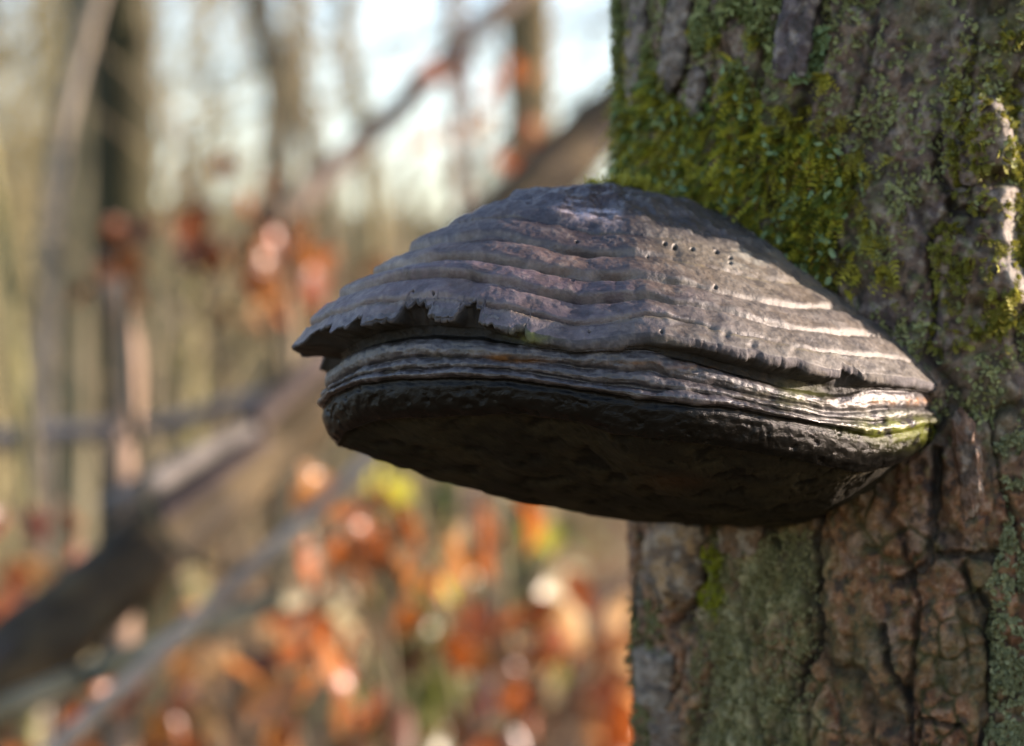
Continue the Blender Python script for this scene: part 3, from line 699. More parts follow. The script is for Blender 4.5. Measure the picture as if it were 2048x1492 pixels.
i = pick(core, 420, clump); V, F, Cc = shoots(tp[i]+tn[i]*0.001, tn[i], 0.011, 0.0018, (0.13, 0.07, 0.015), (0.24, 0.14, 0.03), 1.0, 12, 6); mb.add(V, F, Cc)
i = pick(fringe, 1100, clump); V, F, Cc = shoots(tp[i], tn[i], 0.008, 0.0022, (0.08, 0.07, 0.012), (0.34, 0.30, 0.03), 0.8, 8, 5); mb.add(V, F, Cc)
i = pick(rm, 1500, dens); V, F, Cc = shoots(tp[i], tn[i], 0.0045, 0.0018, (0.10, 0.10, 0.015), (0.22, 0.21, 0.03), 0.5, 4, 4); mb.add(V, F, Cc)
lowm = in_poly(tpx+15*mn2, tpy+15*mn, [(1390, 1090), (1440, 1095), (1450, 1180), (1430, 1240), (1400, 1190)])
i = pick(lowm, 500); V, F, Cc = shoots(tp[i], tn[i], 0.003, 0.0014, (0.14, 0.16, 0.012), (0.25, 0.27, 0.02), 0.6, 5, 4); mb.add(V, F, Cc)
# a cushion of it spills onto the summit of the bracket
sel = np.flatnonzero((top & (FPX > 1160) & (FPX < 1300) & (Sg < 0.45) & (Yv > 1.012)).ravel())
if len(sel):
    i = rng.choice(sel, 350); V, F, Cc = shoots(FG.reshape(-1, 3)[i]+np.array([0.002, 0.004, 0.0]), FN.reshape(-1, 3)[i], 0.007, 0.002, (0.14, 0.13, 0.015), (0.26, 0.25, 0.03), 0.2, 6, 5); mb.add(V, F, Cc)
o = obj('moss', mb.mesh('moss'), M_MOSS); tag(o, 'yellow-green feathery moss hanging on the bark above the bracket', 'moss', kind='stuff')

def lobes(pos, nor, size, col, col2, seed):
    r = np.random.default_rng(seed); n = len(pos)
    nn = nor+r.normal(0, 0.45, (n, 3)); nn /= np.linalg.norm(nn, axis=1, keepdims=True)
    a = np.cross(nn, r.normal(0, 1, (n, 3))); a /= np.linalg.norm(a, axis=1, keepdims=True); b = np.cross(nn, a)
    sz = (size*np.clip(np.exp(r.normal(0, 0.3, n)), 0.4, 1.4))[:, None]; cc = mix(col, col2, r.random(n)); V = [pos+nor*0.0006]; Cc = [cc*0.85]; F = []
    ids = np.arange(n); m = 7
    for j in range(m):
        t = 2*math.pi*j/m; rr = r.uniform(0.6, 1.25, (n, 1))
        V.append(pos+nor*0.0008+(a*1.35*math.cos(t)+b*0.75*math.sin(t))*sz*rr+nn*sz*r.uniform(-0.3, 0.9, (n, 1))); Cc.append(cc*r.uniform(0.9, 1.2, (n, 1)))
    for j in range(m):
        F.append(np.stack([ids, ids+(1+j)*n, ids+(1+(j+1) % m)*n], -1))
    return np.concatenate(V), np.concatenate(F), np.concatenate(Cc)
lb = Build()
l1 = fbm(tp[:, 0]*45, tp[:, 1]*45, tp[:, 2]*35, 4, 311); l2 = fbm(tp[:, 0]*200, tp[:, 1]*200, tp[:, 2]*170, 2, 313)
upz = tpy < 860
i = pick(upz & (l1+0.7*l2 > 0.02) & ~core, 8500, np.exp(3*l1)); V, F, Cc = lobes(tp[i], tn[i], 0.0010, (0.16, 0.18, 0.07), (0.30, 0.32, 0.14), 1); lb.add(V, F, Cc)
i = pick(core & (l2 > 0.15), 330); V, F, Cc = lobes(tp[i]+tn[i]*0.007, tn[i], 0.00125, (0.13, 0.22, 0.10), (0.24, 0.33, 0.16), 2); lb.add(V, F, Cc)
i = pick(upm, 1300, np.exp(3*l1)); V, F, Cc = lobes(tp[i]+tn[i]*0.002, tn[i], 0.0012, (0.15, 0.19, 0.07), (0.28, 0.32, 0.13), 3); lb.add(V, F, Cc)
st1 = np.abs(tpx-(1610+25*np.sin(tpy*.02))) < 22
i = pick(st1 & (tpy < 160) & (tpy > 60), 300); V, F, Cc = lobes(tp[i], tn[i], 0.002, (0.13, 0.2, 0.09), (0.22, 0.3, 0.13), 4); lb.add(V, F, Cc)
lr = in_poly(tpx, tpy, [(1985, 880), (2100, 850), (2100, 1500), (1970, 1500), (1990, 1350), (1960, 1220), (2010, 1050)])
i = pick(lr & (l1+0.6*l2 > -0.05), 2600, np.exp(2*l1)); V, F, Cc = lobes(tp[i], tn[i], 0.0011, (0.15, 0.17, 0.08), (0.27, 0.29, 0.16), 5); lb.add(V, F, Cc)
ls = in_poly(tpx+30*mn, tpy, [(1420, 1080), (1620, 1060), (1640, 1250), (1590, 1500), (1380, 1500), (1390, 1300)])
i = pick(ls & (l2 > -0.1), 3600, np.exp(2*l1)); V, F, Cc = lobes(tp[i], tn[i], 0.0006, (0.13, 0.135, 0.05), (0.29, 0.28, 0.15), 6); lb.add(V, F, Cc)
le = in_poly(tpx, tpy, [(1255, 1200), (1330, 1200), (1330, 1500), (1255, 1500)])
i = pick(le & (l2 > 0), 500); V, F, Cc = lobes(tp[i], tn[i], 0.0012, (0.12, 0.13, 0.05), (0.2, 0.21, 0.1), 7); lb.add(V, F, Cc)
o = obj('lichen', lb.mesh('lichen', False), M_LICHEN); tag(o, 'grey-green leafy lichen scattered in clusters over the bark', 'lichen', kind='stuff')

# ------------------------------------------------------------------ background: limbs, stems, saplings, trees
def limb(name, label, cat, pts, r0, r1, col, sides=18, n=60, rough=0.25, seed=1, part=None, parent=None, group=None):
    p = resample(pts, n); V, F = tube(p, np.linspace(r0, r1, n), sides, rough, seed)
    cn = fbm(V[:, 0]*14, V[:, 1]*14, V[:, 2]*14, 4, seed+3)
    cc = mix(col[0], col[1], sstep(-0.35, 0.35, cn)); m = make_mesh(name, V, F, cc)
    o = obj(name, m, M_WOOD)
    if parent is not None: under(o, parent)
    else: tag(o, label, cat, group)
    return o
def rt(px, Y): return px*K*Y/2     # radius of something px wide at distance Y

def drop_to_ground(p, q):
    """carry the line q->p on until it meets the ground"""
    d = (p-q)/np.linalg.norm(p-q); r = p.copy()
    for _ in range(400):
        if r[2] <= gz(r[0], r[1])-0.05: break
        r = r+d*0.03
    return r

# leaning dead trunk
DARK, TAN = ((0.075, 0.062, 0.05), (0.17, 0.135, 0.10)), ((0.20, 0.145, 0.085), (0.30, 0.235, 0.14))
la, lb_, lc = P(-60, 1410, 2.55), P(560, 870, 3.0), P(1215, 235, 3.6)
lg = drop_to_ground(la, lb_); ld = lc+(lc-lb_)*0.75
lean = empty('leaning_log', lg); tag(lean, 'dead mossy trunk leaning diagonally through the undergrowth behind the bracket', 'log')
limb('stem', None, None, [lg, la, lb_, lc, ld], rt(195, 2.5), rt(105, 3.8), ((0.030, 0.022, 0.012), (0.10, 0.072, 0.034)), 28, 160, 0.22, 3, parent=lean)
# pale barkless spur riding on its upper side, dark gap beneath
s0, s1, s2 = P(215, 1020, 2.70), P(390, 915, 2.83), P(495, 862, 2.92)
limb('broken_branch', None, None, [s0, s1, s2, P(575, 842, 3.01)], rt(60, 2.7), rt(24, 2.9), ((0.11, 0.10, 0.09), (0.17, 0.155, 0.14)), 22, 50, 0.25, 5, parent=lean)
limb('bark_strip', None, None, [P(320, 1035, 2.77), P(430, 955, 2.84), P(530, 880, 2.91)], rt(34, 2.6), rt(30, 2.7), ((0.03, 0.022, 0.024), (0.06, 0.045, 0.045)), 14, 40, 0.35, 6, parent=lean)
limb('bark_strip', None, None, [P(-60, 1360, 2.52), P(180, 1150, 2.70), P(420, 955, 2.86)], rt(44, 2.6), rt(14, 2.7), ((0.04, 0.03, 0.026), (0.10, 0.08, 0.065)), 14, 50, 0.35, 7, parent=lean)
limb('bark_strip', None, None, [P(500, 850, 2.93), P(570, 785, 2.98), P(660, 705, 3.05)], rt(60, 2.9), rt(40, 3.0), ((0.06, 0.045, 0.04), (0.13, 0.10, 0.085)), 14, 40, 0.35, 8, parent=lean)
# grey stick propped in front of it
ka, kb = P(440, 1195, 2.25), P(745, 915, 2.45)
kg = drop_to_ground(ka, kb)
limb('grey_stick', 'smooth grey stick slanting up beneath the leaning log', 'stick', [kg, ka, kb, kb+(kb-ka)*0.9], rt(46, 2.2), rt(30, 2.5), ((0.27, 0.225, 0.18), (0.40, 0.34, 0.27)), 16, 90, 0.15, 9)
# low mossy bough crossing the bottom left
ba, bb_ = P(-120, 1470, 2.2), P(300, 1300, 2.5)
limb('mossy_bough', 'low grey-green bough lying under the leaning log', 'branch', [drop_to_ground(ba, bb_), ba, P(120, 1375, 2.35), bb_, P(520, 1215, 2.75), P(700, 1190, 3.1)], rt(120, 2.2), rt(30, 3.1), ((0.13, 0.13, 0.075), (0.27, 0.25, 0.17)), 18, 90, 0.3, 10)
# horizontal twig
limb('dead_twig', 'thin grey twig lying level across the pale stems', 'branch', [P(-300, 905, 4.0), P(60, 872, 4.0), P(330, 850, 4.0), P(450, 812, 4.0), P(640, 780, 4.0), P(900, 745, 4.1)], rt(44, 4), rt(34, 4), ((0.22, 0.19, 0.18), (0.33, 0.29, 0.27)), 12, 70, 0.2, 11)
# thin curved bine
cv = [P(262, 780, 2.4), P(280, 930, 2.4), P(300, 1020, 2.4), P(355, 1095, 2.4), P(430, 1135, 2.4), P(520, 1135, 2.5), P(640, 1090, 2.6)]
limb('bent_twig', 'thin olive twig bending under the leaning log', 'twig', [P(250, 560, 2.5)]+cv+[P(760, 1000, 2.7)], rt(16, 2.4), rt(12, 2.4), ((0.11, 0.095, 0.055), (0.18, 0.15, 0.09)), 8, 60, 0.1, 12)

def ground_at(px, Y):
    x = (px-1024)*K*Y; return np.array([x, Y, float(gz(x, Y))-0.05])

def twiggy(bld, p, d, length, r, lvl, r_, col, spread=0.7, segs=5, ends=None):
    """recursive bare branch"""
    pts = [p]; dd = d.copy()
    for k in range(segs):
        dd = dd+r_.normal(0, 0.16, 3)+np.array([0, 0, 0.05]); dd /= np.linalg.norm(dd); pts.append(pts[-1]+dd*length/segs)
    V, F = tube(pts, np.linspace(r, r*0.5, segs+1), 6 if lvl > 1 else 4, cap=False); bld.add(V, F, np.asarray(col)*r_.uniform(0.85, 1.15))
    if ends is not None: ends.extend(pts[2:])
    if lvl <= 0: return
    for k in range(r_.integers(3, 5)):
        j = r_.integers(2, segs+1); a = dd+r_.normal(0, spread, 3); a /= np.linalg.norm(a)
        twiggy(bld, pts[j], a, length*r_.uniform(0.5, 0.78), r*0.52, lvl-1, r_, col, spread, segs, ends)

def bare_tree(name, label, pts, r0, r1, col, seed, ncrown=5, zc=(2.0, 9.0), lvl=2, group=None, clen=1.6, ccol=(0.19, 0.165, 0.125)):
    root = empty(name, pts[0]); tag(root, label, 'tree', group)
    limb('trunk', None, None, pts, r0, r1, col, 16, 70, 0.18, seed, parent=root)
    r_ = np.random.default_rng(seed); p = resample(pts, 200); bld = Build()
    for k in range(ncrown):
        z = zc[0]+(zc[1]-zc[0])*(k+0.5)/ncrown; j = int(np.argmin(abs(p[:, 2]-z))); a = r_.uniform(0, 2*math.pi)
        twiggy(bld, p[j], np.array([math.cos(a)*0.8, math.sin(a)*0.8, 0.55]), clen*r_.uniform(0.7, 1.2), max(r1*0.35, r0*0.22), lvl, r_, ccol)
    under(obj('crown', bld.mesh('crown'), M_TWIGS), root); return root

def up(pts, top_z, drift=0.0):
    p = pts[-1].copy(); q_ = pts[-2]; d = (p-q_)/np.linalg.norm(p-q_); d = d*np.array([0.5, 0.5, 1]); d /= np.linalg.norm(d); out = list(pts)
    while out[-1][2] < top_z: out.append(out[-1]+d*0.8+np.array([drift*0.1, 0, 0]))
    return out
OLIVE = ((0.020, 0.020, 0.008), (0.060, 0.055, 0.022)); OLT = ((0.14, 0.125, 0.06), (0.24, 0.21, 0.115)); GRB = ((0.13, 0.11, 0.08), (0.24, 0.20, 0.15))
bare_tree('tree', 'straight dark olive mossy tree standing left behind the leaning log', up([ground_at(262, 6.2), P(258, 900, 6.2), P(252, 500, 6.2), P(246, 100, 6.2), P(240, -300, 6.2)], 9), rt(150, 6.2), rt(70, 6.2), OLIVE, 21, zc=(3.5, 9))
bare_tree('tree', 'pale olive tree tucked close beside the dark mossy one', up([ground_at(150, 9.5), P(155, 800, 9.5), P(165, 300, 9.5), P(172, -100, 9.5)], 10), rt(95, 9.5), rt(55, 9.5), ((0.19, 0.17, 0.095), (0.30, 0.27, 0.17)), 22, zc=(3, 10))
bare_tree('tree', 'dark slender forked tree against the bright sky', up([ground_at(566, 11), P(562, 700, 11), P(552, 380, 11), P(556, 200, 11), P(532, 60, 11), P(505, -80, 11)], 9), rt(62, 11), rt(50, 11), ((0.035, 0.035, 0.025), (0.085, 0.08, 0.05)), 23, zc=(3.4, 9))
bare_tree('tree', 'tan barked tree rising behind the summit of the bracket', up([ground_at(1062, 9), P(1060, 700, 9), P(1058, 250, 9), P(1055, -60, 9)], 10), rt(108, 9), rt(70, 9), ((0.13, 0.105, 0.05), (0.24, 0.19, 0.10)), 24, zc=(3.2, 10))
bare_tree('tree', 'slim grey tree in the gap left of the bracket summit', up([ground_at(925, 14), P(922, 600, 14), P(916, 300, 14), P(905, 60, 14)], 10), rt(36, 14), rt(26, 14), ((0.14, 0.10, 0.085), (0.22, 0.16, 0.13)), 25, zc=(3.6, 9))
bare_tree('tree', 'tree hidden behind the mossy trunk that props the leaning log', up([np.array([0.78, 4.55, float(gz(.78, 4.55))-.05]), np.array([0.78, 4.55, 2]), np.array([0.79, 4.55, 4])], 9), 0.1, 0.06, GRB, 26, zc=(4, 9))
bare_tree('tree', 'yellowish slim tree right of the dark mossy one', [ground_at(375, 12), P(378, 800, 12), P(380, 600, 12), P(372, 380, 12)], rt(70, 12), rt(22, 12), ((0.17, 0.165, 0.055), (0.27, 0.25, 0.10)), 27, ncrown=4, zc=(1.2, 1.9), clen=0.5)
bare_tree('tree', 'grey-brown twin-stemmed tree beside the dark forked one', up([ground_at(640, 13), P(650, 600, 13), P(640, 380, 13), P(605, 220, 13), P(592, 0, 13)], 9), rt(48, 13), rt(36, 13), ((0.06, 0.055, 0.035), (0.13, 0.115, 0.075)), 28, zc=(3.0, 9))
bare_tree('tree', 'olive tree standing low between the bracket tip and the sky', up([ground_at(745, 15), P(745, 600, 15), P(738, 330, 15), P(700, 120, 15), P(690, 40, 15)], 8), rt(52, 15), rt(14, 15), OLT, 29, ncrown=6, zc=(2.2, 4), clen=1.0)

# slim stems near the log
def stem(name, label, pts, w0, w1, Y, col, seed, group=None):
    return limb(name, label, 'sapling', pts, rt(w0, Y), rt(w1, Y), col, 12, 60, 0.18, seed, group=group)
stem('slim_stem', 'pale grey slim stem bending beside the dark mossy tree', [ground_at(60, 5), P(80, 900, 5), P(92, 600, 5), P(100, 430, 5), P(125, 260, 5), P(165, 90, 5), P(215, -90, 5), P(280, -350, 5)], 50, 36, 5, ((0.25, 0.22, 0.17), (0.37, 0.33, 0.27)), 31)
stem('slim_stem', 'short pinkish tan broken stem in front of the dark mossy tree', [ground_at(243, 3.6), P(246, 1000, 3.6), P(252, 880, 3.6), P(262, 740, 3.6), P(240, 620, 3.6), P(225, 560, 3.6)], 66, 44, 3.6, ((0.33, 0.22, 0.15), (0.46, 0.33, 0.24)), 32)
stem('slim_stem', 'yellow-green slim stem by the level grey twig', [ground_at(62, 3.5), P(58, 1000, 3.5), P(42, 820, 3.5), P(25, 640, 3.5), P(-10, 400, 3.5), P(-80, 0, 3.5)], 44, 22, 3.5, ((0.25, 0.235, 0.09), (0.36, 0.33, 0.16)), 33)
stem('slim_stem', 'dark mossy green stem among the orange leaves under the bracket', [ground_at(800, 5), P(800, 1400, 5), P(795, 1250, 5), P(780, 1100, 5), P(775, 900, 5), P(770, 600, 5)], 70, 30, 5, ((0.035, 0.045, 0.015), (0.085, 0.095, 0.03)), 34)
stem('slim_stem', 'bright green mossy stem beside the dark one under the bracket', [ground_at(860, 4.6), P(855, 1350, 4.6), P(870, 1200, 4.6), P(900, 1000, 4.6), P(940, 800, 4.6)], 52, 16, 4.6, ((0.13, 0.14, 0.025), (0.22, 0.22, 0.05)), 35)
stem('slim_stem', 'thin straight olive stem left of the mossy trunk foot', [ground_at(1010, 4), P(1008, 1300, 4), P(1000, 1100, 4), P(1005, 950, 4), P(1030, 700, 4)], 26, 14, 4, ((0.22, 0.19, 0.10), (0.32, 0.27, 0.16)), 36)
stem('slim_stem', 'thin tan stem crossing behind the grey stick', [ground_at(640, 3.4), P(630, 1250, 3.4), P(615, 1080, 3.4), P(600, 930, 3.4), P(590, 700, 3.4), P(560, 400, 3.4)], 32, 18, 3.4, ((0.30, 0.23, 0.14), (0.40, 0.32, 0.22)), 37)
limb('slanting_branch', 'brown branch slanting up through the bright sky above the bracket', 'branch', [P(520, 480, 5.6), P(620, 380, 5.7), P(700, 305, 5.8), P(790, 225, 5.9), P(880, 130, 6), P(1000, 15, 6.1), P(1140, -120, 6.2)], rt(54, 5.6), rt(44, 6.1), ((0.13, 0.105, 0.09), (0.22, 0.18, 0.15)), 14, 70, 0.2, 41)
limb('slanting_branch', 'dark thin branch leaning from the slim stems towards the log', 'branch', [ground_at(880, 4.2), P(960, 1400, 4.2), P(1150, 1250, 4.3), P(1290, 1150, 4.4), P(1500, 1000, 4.5)], rt(46, 4.2), rt(34, 4.4), ((0.10, 0.07, 0.055), (0.17, 0.12, 0.10)), 12, 60, 0.2, 42)

# young saplings that keep their rust-coloured leaves: stem, twigs, and every leaf an object
def leaf_mesh(name, L, W, fold, curl, col, seed):
    xs = np.linspace(0, 1, 7); wv = np.sin(np.pi*xs**0.85)**0.8*W/2; wv[0] = wv[-1] = 0.0004
    V = []
    for x, w_ in zip(xs, wv):
        zz = curl*(x-0.5)**2*L*2
        V += [(-w_, x*L, zz+fold*w_), (0, x*L, zz), (w_, x*L, zz+fold*w_)]
    V = np.array(V); F = grid_faces(7, 3)
    return make_mesh(name, V, F, np.broadcast_to(col, V.shape)*np.random.default_rng(seed).uniform(0.85, 1.15, (len(V), 1)))
LCOL = [(0.32, 0.085, 0.018), (0.20, 0.058, 0.020), (0.40, 0.15, 0.036), (0.12, 0.045, 0.024), (0.54, 0.33, 0.15), (0.36, 0.10, 0.017), (0.46, 0.23, 0.09)]
LEAVES = []
for k, c_ in enumerate(LCOL):
    m = leaf_mesh('leaf', 0.070, 0.042, 0.25+0.08*k, 0.3-0.12*k, c_, k); m.materials.append(M_LEAF); LEAVES.append(m)
GLEAF = leaf_mesh('leaf', 0.06, 0.04, 0.3, 0.2, (0.40, 0.38, 0.045), 9); GLEAF.materials.append(M_LEAF)
PLEAF = leaf_mesh('leaf', 0.085, 0.05, 0.2, 0.1, (0.55, 0.47, 0.27), 10); PLEAF.materials.append(M_LEAF)
OLEAF = leaf_mesh('leaf', 0.06, 0.035, 0.3, 0.2, (0.115, 0.13, 0.028), 12); OLEAF.materials.append(M_LEAF)
def sapling(label, base, clusters, col, seed, w0=0.010):
    """clusters: (px, py, Y, spread px, number of leaves, size, palette)"""
    r_ = np.random.default_rng(seed); root = empty('leafy_sapling', base); tag(root, label, 'sapling')
    cs_ = [P(a, b, c) for a, b, c, *_ in clusters]; tip = max(cs_, key=lambda p: p[2])+np.array([0.02, 0.05, 0.15])
    p = resample([base, base*0.6+tip*0.4+np.array([0.05, 0.02, 0]), tip], 50); bld = Build()
    V, F = tube(p, np.linspace(w0, 0.003, 50), 9, 0.15, seed); m = make_mesh('stem', V, F, np.broadcast_to(np.asarray(col), V.shape)); under(obj('stem', m, M_WOOD), root)
    lv = []
    for (a, b, Yc, spr, num, size, pal), cpt in zip(clusters, cs_):
        d2 = np.linalg.norm(p-(cpt-np.array([0, 0, 0.12])), axis=1); s_ = p[int(np.argmin(d2))]
        tw = resample([s_, s_*0.45+cpt*0.55+np.array([0, 0, 0.03]), cpt], 14); V, F = tube(tw, np.linspace(0.004, 0.0016, 14), 6); bld.add(V, F, np.asarray(col))
        spr = spr*1.35; num = max(2, int(num*(1.1 if seed == 51 else 0.6)))
        for k in range(num):
            e = cpt+np.array([r_.normal(0, spr*K*Yc*0.5), r_.normal(0, 0.08), r_.normal(0, spr*K*Yc*0.42)])
            st = tw[r_.integers(7, 14)]; V, F = tube(resample([st, (st+e)/2+np.array([0, 0, 0.01]), e], 6), np.linspace(0.0016, 0.0008, 6), 4); bld.add(V, F, np.asarray(col))
            lm = OLEAF if pal == 'o' else GLEAF if pal == 'g' else PLEAF if pal == 'p' else LEAVES[int(r_.choice(pal))]
            lo = bpy.data.objects.new('leaf', lm); C.objects.link(lo); lv.append(lo)
            lo.location = [float(v) for v in e]; s__ = size*r_.uniform(0.75, 1.2); lo.scale = (s__, s__, s__)
            lo.rotation_euler = (r_.uniform(-2.2, -0.5), r_.normal(0, 0.6), r_.uniform(0, 6.28))
    twig = under(obj('twig', bld.mesh('twig'), M_WOOD), root)
    for lo in lv: lo.parent = twig
    return root
A1 = [0, 1, 5]; A2 = [0, 2, 5, 6]; A3 = [1, 3, 0]; A4 = [2, 4, 6]
sapling('young sapling with rust-red leaves in front of the pale tree trunks', ground_at(470, 4.4), [(420, 420, 4.4, 90, 9, 1, A3), (340, 400, 4.4, 60, 5, .9, A3), (540, 500, 4.4, 70, 9, 1.05, [0, 2, 5]), (590, 520, 4.4, 55, 7, 1.1, [0, 2]), (490, 450, 4.4, 70, 7, 1, A1), (225, 560, 4.4, 45, 5, 1, A1), (240, 470, 4.4, 50, 4, .9, A3), (630, 600, 4.4, 60, 4, .9, A4), (720, 545, 4.4, 60, 6, 1, A1), (440, 600, 4.4, 60, 4, .9, A4)], (0.16, 0.12, 0.09), 51)
sapling('tall thin sapling with few orange leaves before the bright sky', ground_at(945, 5), [(880, 130, 5, 50, 7, 1, A3), (905, 90, 5, 40, 4, .9, A3), (1005, 130, 5, 45, 6, 1, A2), (1040, 300, 5, 45, 5, 1, A2), (880, 270, 5, 35, 3, .9, A4), (1060, 230, 5, 30, 3, .8, A1), (960, 250, 5, 40, 3, .8, A4), (1215, 190, 5, 30, 3, .8, A3)], (0.17, 0.12, 0.10), 52, 0.012)
sapling('sapling with glowing orange leaves just under the bracket', ground_at(700, 3.0), [(680, 1040, 3.0, 55, 6, 1.0, [0, 2, 5]), (660, 1110, 3.0, 45, 5, .9, A1), (740, 1125, 3.0, 45, 5, 1, A2), (800, 1050, 3.0, 60, 6, .9, A1), (890, 1060, 3.0, 45, 4, 1.1, A4), (975, 1015, 3.0, 50, 6, 1, [0, 5]), (610, 1180, 3.0, 50, 6, 1, A1), (630, 1230, 3.0, 40, 3, 1, A4), (700, 950, 3.0, 40, 3, .8, A4), (600, 950, 3.0, 40, 3, .8, A4)], (0.2, 0.16, 0.1), 53)
sapling('bushy sapling crowded with rust leaves left of the mossy trunk foot', ground_at(1130, 3.4), [(920, 1180, 3.4, 70, 9, 1, A2), (900, 1240, 3.4, 50, 6, 1, A3), (1010, 1300, 3.4, 70, 7, 1, A4), (1110, 1240, 3.4, 70, 8, 1, A1), (1210, 1250, 3.4, 80, 10, 1.1, A4), (1180, 1340, 3.4, 80, 12, 1.1, A2), (1090, 1380, 3.4, 80, 10, 1, A1), (1230, 1410, 3.4, 80, 12, 1.1, A2), (1010, 1420, 3.4, 80, 9, 1, A3), (1150, 1470, 3.4, 90, 12, 1, A2), (1290, 1320, 3.4, 70, 8, 1, A2), (930, 1470, 3.4, 80, 6, 1, A1), (1060, 1180, 3.4, 50, 5, 1, A1)], (0.2, 0.15, 0.1), 54)
sapling('low sapling with brown and orange leaves beneath the leaning log', ground_at(430, 2.9), [(360, 1370, 2.9, 45, 5, .95, A4), (430, 1360, 2.9, 45, 5, .95, A4), (600, 1370, 2.9, 60, 6, 1, A4), (650, 1400, 2.9, 60, 6, 1, A3), (410, 1280, 2.9, 50, 5, .9, A4), (530, 1460, 2.9, 70, 8, 1, A4), (260, 1420, 2.9, 70, 8, 1, A1), (180, 1440, 2.9, 60, 6, 1, A1), (560, 1290, 2.9, 60, 5, .9, A3), (700, 1290, 2.9, 60, 6, .9, A3), (320, 1480, 2.9, 70, 7, 1, A1), (760, 1420, 2.9, 70, 6, .9, A3)], (0.18, 0.14, 0.1), 55)
sapling('small sapling with pale orange leaves by the foot of the leaning log', ground_at(30, 3.2), [(38, 1135, 3.2, 30, 3, 1.2, [4]), (45, 1050, 3.2, 50, 5, .9, A3), (130, 1090, 3.2, 50, 5, .9, A3), (10, 1010, 3.2, 40, 3, .9, A3), (20, 1200, 3.2, 50, 6, 1, A1), (100, 1180, 3.2, 40, 4, 1, A3)], (0.18, 0.14, 0.1), 56)
sapling('sapling with yellow-green and pale leaves behind the underside of the bracket', ground_at(960, 4.0), [(750, 965, 3.6, 50, 6, 1.1, 'g'), (800, 985, 3.6, 40, 3, 1, 'g'), (1110, 1160, 3.6, 50, 3, 1.4, 'p'), (1165, 1165, 3.6, 40, 2, 1.3, 'p'), (700, 1210, 3.8, 40, 2, 1, 'p'), (860, 1130, 4, 40, 3, .8, 'g'), (1080, 1060, 4, 60, 4, .9, 'g')], (0.22, 0.2, 0.1), 57)

# fine bare bushes close behind the log
for k, (px, Y, hgt_, lab) in enumerate(((500, 5.2, 2.0, 'fine-twigged tan bush behind the leaning log'), (905, 4.6, 1.6, 'slender bare bush behind the tip of the bracket'))):
    g0 = ground_at(px, Y); root = empty('bare_bush', g0); tag(root, lab, 'bush')
    r_ = np.random.default_rng(700+k); bld = Build()
    for j in range(4):
        a = r_.uniform(0, 6.28); twiggy(bld, g0+np.array([math.cos(a), math.sin(a), 0])*0.06, np.array([math.cos(a)*.25, math.sin(a)*.25, 1.0]), hgt_*r_.uniform(.5, .7), 0.008, 2, r_, (0.30, 0.24, 0.15), 0.5)
    under(obj('stems', bld.mesh('stems'), M_TWIGS), root)

sapling('low bush with dull olive leaves under the bracket', ground_at(830, 4.2), [(x, y, 4.2, 90, 16, 1.1, 'o') for x, y in ((760, 1280), (850, 1340), (700, 1360), (950, 1100), (1080, 1060), (850, 1430), (1000, 1240), (780, 1180), (640, 1300), (720, 1450))], (0.12, 0.12, 0.05), 58)

# many-stemmed bare shrubs on the left
for k, (px, Y, hgt_) in enumerate(((-120, 9.0, 3.2), (20, 10.5, 3.6), (110, 13.0, 4.2), (-30, 14.0, 4.4), (190, 15.5, 3.6), (-200, 12.0, 3.8), (600, 17.0, 2.6), (740, 19.0, 1.9), (860, 18.0, 2.3), (420, 17.0, 2.8), (1170, 18.0, 2.6))):
    g0 = ground_at(px, Y); root = empty('bare_shrub', g0); tag(root, 'many-stemmed bare olive shrub in the blurred wood', 'shrub', 'bare shrubs in the wood')
    r_ = np.random.default_rng(600+k); bld = Build()
    for j in range(7):
        a = r_.uniform(0, 6.28); twiggy(bld, g0+np.array([math.cos(a), math.sin(a), 0])*0.1, np.array([math.cos(a)*.4, math.sin(a)*.4, 1.0]), hgt_*r_.uniform(.5, .75), 0.022, 3, r_, (0.27, 0.235, 0.12), 0.55)
    under(obj('stems', bld.mesh('stems'), M_TWIGS), root)

# trees farther back: a handful of shapes, copied
protos = []
for k in range(5):
    r_ = np.random.default_rng(400+k); hgt = 11+2*k % 5; pts = [np.zeros(3)]
    for j in range(8): pts.append(pts[-1]+np.array([r_.normal(0, .12), r_.normal(0, .12), hgt/8]))
    p = resample(pts, 60); V, F = tube(p, np.linspace(0.16, 0.03, 60), 10, 0.15, k)
    tc_ = [(0.16, 0.14, 0.085), (0.21, 0.18, 0.12), (0.12, 0.105, 0.06), (0.24, 0.21, 0.15), (0.17, 0.16, 0.075)][k]
    tm = make_mesh('trunk', V, F, mix(np.asarray(tc_)*0.7, np.asarray(tc_)*1.25, sstep(-.3, .3, fbm(V[:, 0]*9, V[:, 1]*9, V[:, 2]*4, 3, k)))); tm.materials.append(M_WOOD)
    bld = Build()
    for j in range(16):
        i0 = int(12+44*j/16); a = r_.uniform(0, 6.28)
        twiggy(bld, p[i0], np.array([math.cos(a)*.85, math.sin(a)*.85, .5]), r_.uniform(1.2, 2.4), 0.035, 2, r_, np.asarray(tc_)*1.15)
    cm_ = bld.mesh('crown'); cm_.materials.append(M_TWIGS); protos.append((tm, cm_))
r_ = np.random.default_rng(77); placed = 0; spots = []
